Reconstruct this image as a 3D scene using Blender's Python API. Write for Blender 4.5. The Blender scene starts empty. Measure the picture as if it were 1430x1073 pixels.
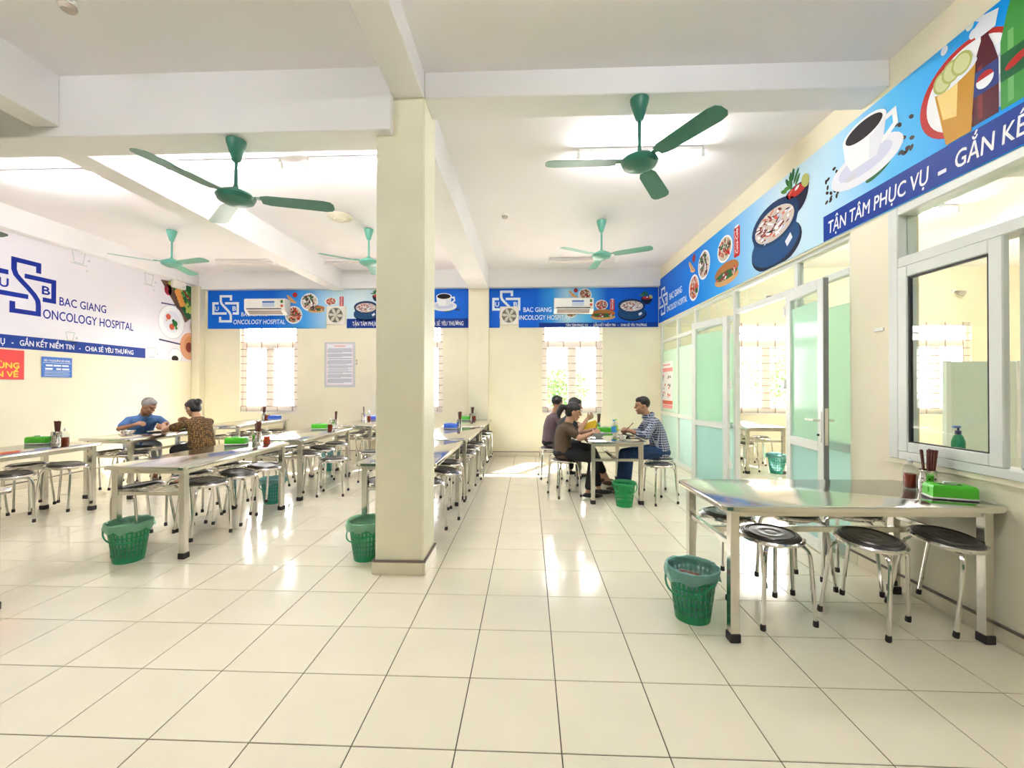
import bpy, bmesh, math, random
from mathutils import Vector, Matrix
random.seed(7)
SC = bpy.context.scene
COL = SC.collection
PI = math.pi

# ------------------------------------------------------------------ camera
F, YAW, PITCH, ROLL, H = 597.0, .0395, .0069, .0013, 1.37
_fw = Vector((-math.sin(YAW)*math.cos(PITCH), math.cos(YAW)*math.cos(PITCH), math.sin(PITCH)))
_rt = Vector((math.cos(YAW), math.sin(YAW), 0)); _up = _rt.cross(_fw)
RT = _rt*math.cos(ROLL) + _up*math.sin(ROLL); UP = -_rt*math.sin(ROLL) + _up*math.cos(ROLL)
cam_d = bpy.data.cameras.new('camera'); cam = bpy.data.objects.new('camera', cam_d); COL.objects.link(cam)
cam_d.sensor_fit = 'HORIZONTAL'; cam_d.sensor_width = 36; cam_d.lens = F/1430*36; cam_d.clip_start = .05; cam_d.clip_end = 300
cam.matrix_world = Matrix(((RT.x, UP.x, -_fw.x, 0), (RT.y, UP.y, -_fw.y, 0), (RT.z, UP.z, -_fw.z, H), (0, 0, 0, 1)))
SC.camera = cam
CAM = Vector((0, 0, H))
def ray(x, y): return _fw + RT*((x-715)/F) + UP*((536.5-y)/F)
def onz(x, y, z=0.0): d = ray(x, y); return CAM + d*((z-H)/d.z)
def ony(x, y, Y): d = ray(x, y); return CAM + d*(Y/d.y)
def onx(x, y, X): d = ray(x, y); return CAM + d*(X/d.x)

# ------------------------------------------------------------------ light
SKY, SUN, TUBE, EXPO = 11.0, 30.0, 90.0, 1.02
w = bpy.data.worlds.new('sky'); SC.world = w; w.use_nodes = True
w.node_tree.nodes['Background'].inputs[0].default_value = (1, .975, .97, 1)
w.node_tree.nodes['Background'].inputs[1].default_value = SKY
sd = bpy.data.lights.new('sun', 'SUN'); sun = bpy.data.objects.new('sun', sd); COL.objects.link(sun)
sd.energy = SUN; sd.angle = .02; sd.color = (1, .95, .85)
sun.rotation_euler = Vector((-.45, -.80, -1)).to_track_quat('-Z', 'Y').to_euler(); sun.location = (6, 14, 12)
def portal(name, loc, rot, sx, sy):
    d = bpy.data.lights.new(name, 'AREA'); o = bpy.data.objects.new(name, d); COL.objects.link(o)
    d.shape = 'RECTANGLE'; d.size = sx; d.size_y = sy; o.location = loc; o.rotation_euler = rot
    d.cycles.is_portal = True
    return o
vs = SC.view_settings
vs.view_transform = 'Standard'; vs.look = 'None'; vs.gamma = 1; vs.use_curve_mapping = False; vs.exposure = EXPO
SC.cycles.use_denoising = True
SC.cycles.max_bounces = 10; SC.cycles.diffuse_bounces = 6; SC.cycles.transparent_max_bounces = 16
SC.cycles.sample_clamp_indirect = 8; SC.cycles.caustics_reflective = False; SC.cycles.caustics_refractive = False

# ------------------------------------------------------------------ materials
M = {}
def mat(name, col=(.8, .8, .8), rough=.5, metal=0.0, spec=.5, var=0.0, vscale=8, bump=0.0, bscale=60, emit=None, estr=0, coat=0):
    if name in M: return M[name]
    m = bpy.data.materials.new(name); m.use_nodes = True; nt = m.node_tree; N = nt.nodes; L = nt.links
    b = N['Principled BSDF']; b.inputs['Roughness'].default_value = rough; b.inputs['Metallic'].default_value = metal
    b.inputs['Specular IOR Level'].default_value = spec; b.inputs['Base Color'].default_value = (*col, 1)
    b.inputs['Coat Weight'].default_value = coat
    if var or bump:
        tc = N.new('ShaderNodeTexCoord')
    if var:
        nz = N.new('ShaderNodeTexNoise'); nz.inputs['Scale'].default_value = vscale; nz.inputs['Detail'].default_value = 4
        L.new(tc.outputs['Object'], nz.inputs['Vector'])
        cr = N.new('ShaderNodeValToRGB'); L.new(nz.outputs['Fac'], cr.inputs['Fac'])
        cr.color_ramp.elements[0].position = .3; cr.color_ramp.elements[1].position = .7
        cr.color_ramp.elements[0].color = (*[max(0, c*(1-var)) for c in col], 1); cr.color_ramp.elements[1].color = (*[min(1, c*(1+var)) for c in col], 1)
        L.new(cr.outputs['Color'], b.inputs['Base Color'])
    if bump:
        n2 = N.new('ShaderNodeTexNoise'); n2.inputs['Scale'].default_value = bscale; L.new(tc.outputs['Object'], n2.inputs['Vector'])
        bp = N.new('ShaderNodeBump'); bp.inputs['Strength'].default_value = bump; bp.inputs['Distance'].default_value = .01
        L.new(n2.outputs['Fac'], bp.inputs['Height']); L.new(bp.outputs['Normal'], b.inputs['Normal'])
    if emit: b.inputs['Emission Color'].default_value = (*emit, 1); b.inputs['Emission Strength'].default_value = estr
    M[name] = m; return m
def glassmat(name, tint, refl=.06, rough=0.0):
    m = bpy.data.materials.new(name); m.use_nodes = True; nt = m.node_tree; N = nt.nodes; L = nt.links
    N.remove(N['Principled BSDF']); out = N['Material Output']
    t = N.new('ShaderNodeBsdfTransparent'); t.inputs[0].default_value = (*tint, 1)
    g = N.new('ShaderNodeBsdfGlossy'); g.inputs['Roughness'].default_value = rough
    fr = N.new('ShaderNodeFresnel'); fr.inputs[0].default_value = 1.45
    mx = N.new('ShaderNodeMixShader'); gm = N.new('ShaderNodeNewGeometry'); iv = N.new('ShaderNodeMath'); iv.operation = 'SUBTRACT'; iv.inputs[0].default_value = 1; L.new(gm.outputs['Backfacing'], iv.inputs[1])
    ml = N.new('ShaderNodeMath'); ml.operation = 'MULTIPLY'; L.new(fr.outputs[0], ml.inputs[0]); L.new(iv.outputs[0], ml.inputs[1])   # outer face reflects once; no internal reflection in a thin pane
    L.new(ml.outputs[0], mx.inputs[0]); L.new(t.outputs[0], mx.inputs[1]); L.new(g.outputs[0], mx.inputs[2])
    L.new(mx.outputs[0], out.inputs[0]); M[name] = m; return m
def frostmat(name, col, clear=.0, tl=.6):
    m = bpy.data.materials.new(name); m.use_nodes = True; nt = m.node_tree; N = nt.nodes; L = nt.links
    b = N['Principled BSDF']; out = N['Material Output']; b.inputs['Base Color'].default_value = (*col, 1); b.inputs['Roughness'].default_value = .12
    t = N.new('ShaderNodeBsdfTranslucent'); t.inputs[0].default_value = (*col, 1)
    mx = N.new('ShaderNodeMixShader'); mx.inputs[0].default_value = tl; L.new(b.outputs[0], mx.inputs[1]); L.new(t.outputs[0], mx.inputs[2])
    last = mx
    if clear:
        tr = N.new('ShaderNodeBsdfTransparent'); tr.inputs[0].default_value = (*col, 1)
        m2 = N.new('ShaderNodeMixShader'); m2.inputs[0].default_value = clear; L.new(mx.outputs[0], m2.inputs[1]); L.new(tr.outputs[0], m2.inputs[2]); last = m2
    L.new(last.outputs[0], out.inputs[0]); M[name] = m; return m
CREAM = (.87, .82, .64)
mat('cream_wall', CREAM, .55, var=.03, vscale=2, bump=.05, bscale=25)
mat('white_paint', (.86, .85, .86), .6, var=.02, vscale=2, bump=.04, bscale=30)
mat('ceiling_paint', (.87, .84, .86), .7, var=.02, vscale=1.5)
mat('pillar_paint', (.84, .80, .62), .5, var=.04, vscale=3, bump=.06, bscale=20)
mat('tile', (.89, .83, .66), .13, spec=.55, var=.025, vscale=3)
mat('grout', (.10, .085, .06), .9)
mat('skirt_tile', (.78, .72, .56), .2, var=.05, vscale=6)
mat('skirt_cap', (.16, .12, .10), .5)
mat('steel', (.70, .68, .63), .20, 1.0, var=.04, vscale=14)
mat('steel_top', (.74, .72, .68), .13, 1.0, var=.03, vscale=6)
mat('chrome', (.74, .72, .70), .14, 1.0)
mat('rubber', (.025, .02, .022), .55)
mat('seat_dark', (.10, .095, .09), .28, .55, var=.15, vscale=30)
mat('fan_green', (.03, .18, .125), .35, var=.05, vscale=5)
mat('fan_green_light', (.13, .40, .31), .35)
mat('tube_on', (1, 1, 1), .5, emit=(.98, .97, 1), estr=TUBE)
mat('tube_off', (.80, .72, .68), .4)
mat('fixture', (.80, .79, .76), .45)
mat('alu', (.76, .80, .76), .35, .0, var=.02, vscale=5)
mat('alu_dark', (.24, .25, .25), .5)
mat('win_frame', (.90, .86, .80), .45)
mat('win_bar', (.50, .38, .33), .5)
mat('plastic_white', (.88, .88, .85), .3)
mat('plastic_grey', (.35, .36, .37), .4)
mat('black', (.01, .01, .012), .5)
mat('bucket_green', (.01, .25, .10), .35, var=.06, vscale=10)
mat('bucket_teal', (.03, .30, .22), .35, var=.06, vscale=10)
mat('tissue_green', (.09, .60, .03), .3)
mat('tissue_blue', (.05, .17, .80), .3)
mat('tissue_paper', (.9, .9, .9), .9)
mat('sauce', (.23, .03, .012), .2)
mat('sauce_red', (.55, .06, .015), .2)
mat('wood_dark', (.13, .035, .022), .5, var=.3, vscale=40)
mat('paper', (.86, .86, .92), .7); mat('paper_ink', (.32, .33, .45), .8)
mat('sign_red', (.78, .03, .03), .4); mat('sign_yellow', (.95, .62, .03), .5)
mat('sign_blue', (.02, .14, .55), .4)
glassmat('glass', (.93, .97, .95)); glassmat('plastic_clear', (.90, .92, .93)); glassmat('window_glass', (.97, .98, .98))
frostmat('frost', (.78, .94, .85), .12, .65); frostmat('frost_blue', (.75, .92, .91), .1, .65)
frostmat('bag', (.62, .90, .76), .5, .5); frostmat('bag_blue', (.55, .82, .84), .5, .5)

# ------------------------------------------------------------------ mesh helpers
class MB:
    def __init__(s): s.v = []; s.f = []; s.mi = []; s.cur = 0
    def add(s, vs, fs):
        o = len(s.v); s.v += [tuple(p) for p in vs]; s.f += [tuple(i+o for i in f) for f in fs]; s.mi += [s.cur]*len(fs); return s
    def box(s, x0, x1, y0, y1, z0, z1):
        return s.add([(x0,y0,z0),(x1,y0,z0),(x1,y1,z0),(x0,y1,z0),(x0,y0,z1),(x1,y0,z1),(x1,y1,z1),(x0,y1,z1)],
                     [(3,2,1,0),(4,5,6,7),(0,1,5,4),(1,2,6,5),(2,3,7,6),(3,0,4,7)])
    def cbox(s, x0, x1, y0, y1, z0, z1, c=.003):
        """box with chamfered edges"""
        pts = []
        for (a, b, z, ins) in ((0,0,z0,c),(0,0,z0+c,0),(0,0,z1-c,0),(0,0,z1,c)):
            X0, X1, Y0, Y1 = x0+ins, x1-ins, y0+ins, y1-ins
            k = c if ins == 0 else c*.5
            pts.append([(X0+k,Y0,z),(X1-k,Y0,z),(X1,Y0+k,z),(X1,Y1-k,z),(X1-k,Y1,z),(X0+k,Y1,z),(X0,Y1-k,z),(X0,Y0+k,z)])
        return s.loft(pts)
    def loft(s, rings, cap=True, closed=True):
        n = len(rings[0]); vs = [p for r in rings for p in r]; fs = []
        for a in range(len(rings)-1):
            for i in range(n if closed else n-1):
                j = (i+1) % n
                fs.append((a*n+i, a*n+j, (a+1)*n+j, (a+1)*n+i))
        if cap: fs.append(tuple(range(n-1, -1, -1))); fs.append(tuple((len(rings)-1)*n+i for i in range(n)))
        return s.add(vs, fs)
    def lathe(s, prof, n=24, c=(0,0,0), cap=True, axis='z'):
        rings = []
        for r, z in prof:
            ring = []
            for i in range(n):
                a = 2*PI*i/n; x, y = r*math.cos(a), r*math.sin(a)
                ring.append((c[0]+x, c[1]+y, c[2]+z) if axis == 'z' else ((c[0]+x, c[1]-z, c[2]+y) if axis == 'y' else (c[0]+z, c[1]+x, c[2]+y)))
            rings.append(ring)
        return s.loft(rings, cap)
    def tube(s, path, r, n=8, cap=True):
        P = [Vector(p) for p in path]; rings = []; rr = r if isinstance(r, (list, tuple)) else [r]*len(P)
        t0 = (P[1]-P[0]).normalized(); ref = Vector((0,0,1)) if abs(t0.z) < .9 else Vector((1,0,0))
        u = t0.cross(ref).normalized()
        for i, p in enumerate(P):
            t = (P[min(i+1, len(P)-1)]-P[max(i-1, 0)]).normalized()
            u = (u - t*u.dot(t)).normalized(); v = t.cross(u)
            rings.append([tuple(p + (u*math.cos(2*PI*k/n) + v*math.sin(2*PI*k/n))*rr[i]) for k in range(n)])
        return s.loft(rings, cap)
    def prism(s, pts, z0, z1, xf=None):
        a = [(x, y, z0) for x, y in pts]; b = [(x, y, z1) for x, y in pts]
        if xf: a = [xf(p) for p in a]; b = [xf(p) for p in b]
        return s.loft([a, b])
    def sphere(s, c, r, n=12, m=8, sc=(1,1,1)):
        prof = [(max(1e-4, math.sin(PI*k/m))*1.0, -math.cos(PI*k/m)) for k in range(m+1)]
        rings = [[(c[0]+r*sc[0]*q*math.cos(2*PI*i/n), c[1]+r*sc[1]*q*math.sin(2*PI*i/n), c[2]+r*sc[2]*z) for i in range(n)] for q, z in prof]
        return s.loft(rings)
    def mesh(s, name, mats, smooth=None):
        me = bpy.data.meshes.new(name); me.from_pydata(s.v, [], s.f); me.update()
        for m in (mats if isinstance(mats, (list, tuple)) else [mats]): me.materials.append(M[m] if isinstance(m, str) else m)
        if any(s.mi): me.polygons.foreach_set('material_index', s.mi)
        if smooth is not None:
            bm = bmesh.new(); bm.from_mesh(me); bmesh.ops.recalc_face_normals(bm, faces=bm.faces); bm.to_mesh(me); bm.free()
            me.polygons.foreach_set('use_smooth', [True]*len(me.polygons))
            me.set_sharp_from_angle(angle=smooth)
        return me
    def build(s, name, mats, parent=None, smooth=.6, loc=None, rot=None):
        return link(name, s.mesh(name, mats, smooth), parent, loc, rot)
def link(name, me, parent=None, loc=None, rot=None):
    o = bpy.data.objects.new(name, me); COL.objects.link(o)
    if parent: o.parent = parent
    if loc is not None: o.location = loc
    if rot is not None: o.rotation_euler = rot
    return o
def tag(o, label, cat=None, group=None, kind=None):
    o['label'] = label
    if cat: o['category'] = cat
    if group: o['group'] = group
    if kind: o['kind'] = kind
    return o
def thing(name, label, cat, loc=(0,0,0), rz=0, group=None, kind=None):
    o = bpy.data.objects.new(name, None); COL.objects.link(o); o.empty_display_size = .1
    o.location = loc; o.rotation_euler = (0, 0, rz); return tag(o, label, cat, group, kind)
def kids(o): return [c for c in COL.objects if c.parent is o]
def dup(o, loc, rz, label, group=None):
    r = o.copy(); COL.objects.link(r); r.location = loc; r.rotation_euler = (0, 0, rz); r['label'] = label
    if group: r['group'] = group
    for c in PROTO_KIDS[o.name]:
        k = c[0].copy(); COL.objects.link(k); k.parent = r
        for g in c[1]:
            d = g.copy(); COL.objects.link(d); d.parent = k
    return r
PROTO_KIDS = {}
def register(o): PROTO_KIDS[o.name] = [(c, kids(c)) for c in kids(o)]
def struct(name, mb, m, label, cat, smooth=.6):
    o = mb.build(name, m, None, smooth); return tag(o, label, cat, None, 'structure')
def B(*a): return MB().box(*a)

# ================================================================== SHELL
XL, XR, YB, YF, ZC = -6.75, 2.54, 8.45, -4.2, 3.68
X2, WT = 9.6, .18           # second room's far wall, wall thickness
HEAD = 2.60
# floor with tiles
fl = struct('floor', B(XL-.3, X2+.3, YF-.3, YB+.3, -.12, -.003), 'grout', 'cream glossy floor tiles laid in a square grid', 'floor')
TS, TX0, TY0 = .4, -2.2757, 1.6131
def tile_mb(mb, cx, cy, x0=None, x1=None, y0=None, y1=None):
    g = .0024
    a0 = max(cx-TS/2+g, XL if x0 is None else x0); a1 = min(cx+TS/2-g, X2 if x1 is None else x1)
    b0 = max(cy-TS/2+g, YF); b1 = min(cy+TS/2-g, YB)
    if a1-a0 < .01 or b1-b0 < .01: return
    c = .0012
    mb.loft([[(a0,b0,-.008),(a1,b0,-.008),(a1,b1,-.008),(a0,b1,-.008)], [(a0,b0,-c),(a1,b0,-c),(a1,b1,-c),(a0,b1,-c)],
             [(a0+c,b0+c,0),(a1-c,b0+c,0),(a1-c,b1-c,0),(a0+c,b1-c,0)]])
cells = []
for i in range(-20, 32):
    for j in range(-16, 20):
        cx, cy = TX0+TS*(i+.5), TY0+TS*(j+.5)
        if cx < XL-TS/2 or cx > X2+TS/2 or cy < YF-TS/2 or cy > YB+TS/2: continue
        full = XL+.2 < cx < XR-.2 and cy < YB-.2
        d = Vector((cx, cy, 0))-CAM; z = d.dot(_fw); vis = False
        if z > .5:
            px, py = 715+F*d.dot(RT)/z, 536.5-F*d.dot(UP)/z
            vis = -60 < px < 1490 and py < 1140
        cells.append((full and vis, z, cx, cy))
near = sorted([c for c in cells if c[0]], key=lambda c: c[1])[:300]
nset = {(c[2], c[3]) for c in near}
tm = MB(); tile_mb(tm, 0, 0, -9, 9); tile_me = tm.mesh('tile', 'tile', None)
for _, _, cx, cy in near: link('tile', tile_me, fl, (cx, cy, 0))
rest = MB()
for _, _, cx, cy in cells:
    if (cx, cy) not in nset: tile_mb(rest, cx, cy)
ro = rest.build('tile_field', 'tile', fl, None); ro['kind'] = 'stuff'

struct('ceiling', B(XL-.3, X2+.3, YF-.3, YB+.3, ZC, ZC+.15), 'ceiling_paint', 'flat white painted slab ceiling above the beams', 'ceiling')
# walls with openings (plane along X at y0..y1, openings as (x0,x1,z0,z1))
def wall_x(mb, x0, x1, y0, y1, z0, z1, ops):
    xs = sorted({x0, x1, *[o[0] for o in ops], *[o[1] for o in ops]})
    for a, b in zip(xs, xs[1:]):
        zz = [(z0, z1)]
        for o in ops:
            if o[0] <= a+1e-6 and o[1] >= b-1e-6:
                n = []
                for p, q in zz:
                    if o[2] > p: n.append((p, min(q, o[2])))
                    if o[3] < q: n.append((max(p, o[3]), q))
                zz = n
        for p, q in zz: mb.box(a, b, y0, y1, p, q)
    return mb
WZ0, WZ1 = .87, 2.62
WINS = [(-5.86, -4.67), (-2.90, -1.715), (.26, 1.44), (4.02, 5.20), (7.15, 8.40)]
struct('wall_back', wall_x(MB(), XL-.2, X2+.2, YB, YB+WT, 0, ZC, [(a, b, WZ0, WZ1) for a, b in WINS]), 'cream_wall', 'cream yellow back wall with three tall barred windows', 'wall')
struct('wall_left', B(XL-.2, XL, YF, YB, 0, ZC), 'cream_wall', 'cream yellow left wall under the large pale banner', 'wall')
FO = []
struct('wall_front', wall_x(MB(), XL-.2, XR, YF-WT, YF, 0, ZC, FO), mat('front_wall', (.10, .22, .15), .7), 'unseen wall behind the camera, dark green to cut bounced light', 'wall')  # unseen; colour chosen to lower bounce and tint the near bay green
# right wall : header, end column, low wall under service window
RWY0, RWY1, SW0 = 3.48, 3.09, .60
rw = MB(); rw.box(XR, XR+WT, YF, YB, HEAD, ZC); rw.box(XR, XR+WT, RWY1, RWY0, 0, HEAD)
rw.box(XR, XR+WT, SW0, RWY1, 0, .88); rw.box(XR, XR+WT, YF, SW0, 0, HEAD)
struct('wall_right', rw, 'cream_wall', 'cream right wall around service window and glass partition', 'wall')
struct('wall_kitchen', B(X2, X2+.2, YF, YB, 0, ZC).box(XR+WT, X2, YF-WT, YF, 0, ZC), 'cream_wall', 'yellow walls of the room seen through the glass', 'wall')

# beams
def beam(x0, x1, y0, y1, z0, label, m='white_paint', z1=ZC):
    return struct('beam', MB().cbox(x0, x1, y0, y1, z0, z1+.01, .006), m, label, 'beam')
beam(-.77, XR, 3.10, 3.355, 3.49, 'white cross beam right of the pillar carrying a fan')
beam(XL, -1.0, 3.03, 3.30, 3.225, 'deep white cross beam left of the pillar carrying a fan')
beam(-1.0, -.77, YF, 3.10, 3.495, 'white beam running from pillar towards the camera')
beam(-3.69, -3.49, YF, 3.03, 3.30, 'white short beam at upper left, nearest the camera')
beam(-3.95, -3.70, 3.30, YB, 3.30, 'white long beam between the two left ceiling bays')
beam(-1.19, -.79, 3.36, YB, 3.30, 'white long beam running from pillar to the back wall')
beam(XL, XR, YB-.12, YB, 3.325, 'white edge beam along the back wall above the banners')
beam(XL, XL+.12, 3.30, YB-.12, 3.385, 'white edge beam along the left wall above the big banner')
struct('beam', B(XR+WT, X2, 3.2, 3.45, 3.0, ZC), 'white_paint', 'grey white beam inside the kitchen behind the service window', 'beam')
# pillar and pilasters
pil = struct('pillar', MB().cbox(-1.128, -.768, 3.10, 3.46, 0, ZC, .012), 'pillar_paint', 'square cream pillar standing in the middle of hall', 'pillar')
struct('pilaster', MB().cbox(-1.19, -.79, YB-.10, YB, 0, 3.33, .008), 'cream_wall', 'cream pilaster on back wall between the two blue banners', 'pillar')
struct('pilaster', MB().cbox(XL, XL+.16, YB-.16, YB, 0, 3.39, .008), 'cream_wall', 'cream corner pilaster where left wall meets back wall', 'pillar')

# skirting: structure cap strip with tile pieces as children
def skirting(name, p, q, nrm, label, h=.085, th=.012, piece=.4):
    p = Vector(p); q = Vector(q); d = (q-p); Lg = d.length; d.normalize(); n = Vector(nrm)
    cap = MB(); e = .0
    def pr(mb, a, b, z0, z1, t0, t1):
        A = p+d*a; Bq = p+d*b
        c = [A+n*t0, Bq+n*t0, Bq+n*t1, A+n*t1]
        mb.loft([[(*k.xy, z0) for k in c], [(*k.xy, z1) for k in c]])
    pr(cap, 0, Lg, h, h+.012, .0, th+.003)
    o = struct(name, cap, 'skirt_cap', label, 'baseboard')
    a = 0.0
    while a < Lg-.02:
        b = min(a+piece, Lg); mb = MB(); pr(mb, a+.0015, b-.0015, 0.001, h, .0, th); mb.build('skirting_tile', 'skirt_tile', o); a = b
    return o
skirting('baseboard_back', (XL+.16, YB, 0), (-1.19, YB, 0), (0, -1, 0), 'cream tile skirting along the back wall, left of the pilaster')
skirting('baseboard_back', (-.79, YB, 0), (XR, YB, 0), (0, -1, 0), 'cream tile skirting along the back wall, right of the pilaster')
skirting('baseboard_left', (XL, 2.4, 0), (XL, YB-.16, 0), (1, 0, 0), 'cream tile skirting along the left wall')
skirting('baseboard_right', (XR, .6, 0), (XR, 3.48, 0), (-1, 0, 0), 'cream tile skirting under the service window')
skirting('baseboard_pillar', (-1.128, 3.10, 0), (-.768, 3.10, 0), (0, -1, 0), 'cream tile skirting on front of the pillar', .09, .016)
skirting('baseboard_pillar', (-.768, 3.086, 0), (-.768, 3.46, 0), (1, 0, 0), 'cream tile skirting on right side of the pillar', .09, .016)
skirting('baseboard_pillar', (-1.128, 3.086, 0), (-1.128, 3.46, 0), (-1, 0, 0), 'cream tile skirting on left side of the pillar', .09, .016)

# ------------------------------------------------------------------ back windows
def window(n, x0, x1, label):
    fr = MB(); t = .06; y0, y1 = YB+.05, YB+.11
    fr.box(x0, x0+t, y0, y1, WZ0, WZ1); fr.box(x1-t, x1, y0, y1, WZ0, WZ1); fr.box(x0+t, x1-t, y0, y1, WZ0, WZ0+t); fr.box(x0+t, x1-t, y0, y1, WZ1-t, WZ1)
    o = struct('window_%d' % n, fr, 'win_frame', label, 'window')
    cx = (x0+x1)/2; zt = 2.20
    B(x0+t, x1-t, y0, y1, zt, zt+.07).build('transom', 'win_frame', o)
    B(cx-.04, cx+.04, y0, y1, WZ0+t, zt).build('mullion', 'win_frame', o)
    for a, b in ((x0+t, cx-.04), (cx+.04, x1-t)):
        s = MB(); k = .045; z0, z1 = WZ0+t, zt; ya, yb = y0+.005, y1-.01
        s.box(a, a+k, ya, yb, z0, z1); s.box(b-k, b, ya, yb, z0, z1); s.box(a+k, b-k, ya, yb, z0, z0+k); s.box(a+k, b-k, ya, yb, z1-k, z1)
        so = s.build('sash', 'win_frame', o)
        B(a+k, b-k, YB+.078, YB+.082, z0+k, z1-k).build('pane', 'window_glass', so)
    B(x0+t, x1-t, YB+.078, YB+.082, zt+.07, WZ1-t).build('pane', 'window_glass', o)
    nb = 12
    for k in range(nb):
        z = WZ0+.10+k*(WZ1-WZ0-.16)/(nb-1)
        MB().tube([(x0, YB+.022, z), (x1, YB+.022, z)], .009, 6).build('grille_bar', 'win_bar', o)
    for f in (.10, .36, .64, .90):
        x = x0+(x1-x0)*f
        MB().tube([(x, YB+.034, WZ0), (x, YB+.034, WZ1)], .010, 6).build('grille_bar', 'win_bar', o)
    B(x0+.01, x1-.01, YB-.02, YB+.05, WZ0-.03, WZ0).build('sill', 'win_frame', o)
    portal('window_portal', ((x0+x1)/2, YB+WT+.02, (WZ0+WZ1)/2), (PI/2, 0, PI), x1-x0, WZ1-WZ0).rotation_euler = Vector((0, -1, 0)).to_track_quat('-Z', 'Y').to_euler()
    return o
for k, (a, b) in enumerate(WINS):
    window(k+1, a, b, ['barred white window at left, behind the far table of wall row', 'barred white window mostly hidden by the pillar', 'barred white window behind the group at the right table',
                       'barred window of second room seen through the open doorway', 'barred window of second room seen through the service window'][k])
for a, b, z0, z1 in FO:
    portal('front_portal', ((a+b)/2, YF-WT-.02, (z0+z1)/2), Vector((0, 1, 0)).to_track_quat('-Z', 'Y').to_euler(), b-a, z1-z0)

# outside
gnd = tag(B(-60, 60, YB+.6, 70, -.6, -.5).build('ground', mat('ground', (.46, .42, .40), .9, var=.2, vscale=.4)), 'open pale ground outside the back windows', 'ground', None, 'structure')
def tree(x, y, h, r, label):
    t = thing('tree', label, 'tree', (x, y, -.5), 0, 'trees outside the windows')
    MB().tube([(0,0,0), (.05,.02,h*.35), (0,.05,h*.7)], [.12,.09,.05], 8).build('trunk', mat('bark', (.16, .11, .07), .9), t)
    lf = MB(); rnd = random.Random(int(x*10))
    for _ in range(1500):
        p = Vector((rnd.gauss(0, 1), rnd.gauss(0, 1), rnd.gauss(0, 1))).normalized()*r*rnd.random()**.4
        p = Vector((p.x, p.y, p.z*.8+h*.75)); a = Vector((rnd.uniform(-1,1), rnd.uniform(-1,1), rnd.uniform(-1,1))).normalized(); b = a.orthogonal().normalized(); s = rnd.uniform(.08, .16)
        lf.add([p-a*s, p+b*s*.45, p+a*s, p-b*s*.45], [(0,1,2,3)])
    lf.build('foliage', mat('leaf', (.10, .24, .05), .6, var=.3, vscale=2), t, None)
tree(8.6, 14.5, 3.2, 1.4, 'leafy green tree outside the window behind service window')
tree(-5.2, 17, 2.4, 1.2, 'small leafy tree outside the left barred window')
tree(1.3, 17, 2.4, 1.1, 'small leafy tree outside the right barred window')
tree(6.2, 16, 3.0, 1.3, 'leafy tree outside the window behind the open doorway')

# ------------------------------------------------------------------ glass partition (right)
PX0, PX1 = XR+.03, XR+.09
def pbar(name, y0, y1, z0, z1, parent, m='alu', x0=PX0, x1=PX1): return MB().cbox(x0, x1, y0, y1, z0, z1, .004).build(name, m, parent)
part = thing('partition', 'white framed glass partition with frosted mint panels', 'partition', (0,0,0), 0, None, 'structure')
for y in (3.505, 4.22, 5.46, 6.72, 7.52, 8.42):
    pbar('post', y-.028, y+.028, 0, HEAD, part)
pbar('head_rail', 3.48, YB, HEAD-.04, HEAD, part, x0=PX0-.004, x1=PX1+.004)
pbar('transom_rail', 3.533, 4.192, 2.28, 2.34, part); pbar('transom_rail', 4.248, 5.432, 2.28, 2.34, part)
for a, b in ((5.46, 6.72), (6.72, 7.52), (7.52, 8.42), (3.505, 4.22)):
    a += .028; b -= .028
    if a > 4.5: pbar('transom_rail', a, b, 2.22, 2.28, part)
    pbar('mid_rail', a, b, .84, .91, part); pbar('bottom_rail', a, b, .0, .09, part)
    zt = 2.22 if a > 4.5 else 2.28
    xg = XR+.06
    B(xg-.003, xg+.003, a, b, .91, 2.06).build('pane', 'frost', part); B(xg-.003, xg+.003, a, b, 2.06, zt).build('pane', 'glass', part)
    B(xg-.003, xg+.003, a, b, .09, .84).build('pane', 'frost_blue', part)
    B(xg-.003, xg+.003, a, b, zt+.06, HEAD-.04).build('pane', 'glass', part)
B(XR+.057, XR+.063, 4.248, 5.432, 2.34, HEAD-.04).build('pane', 'glass', part)

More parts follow.
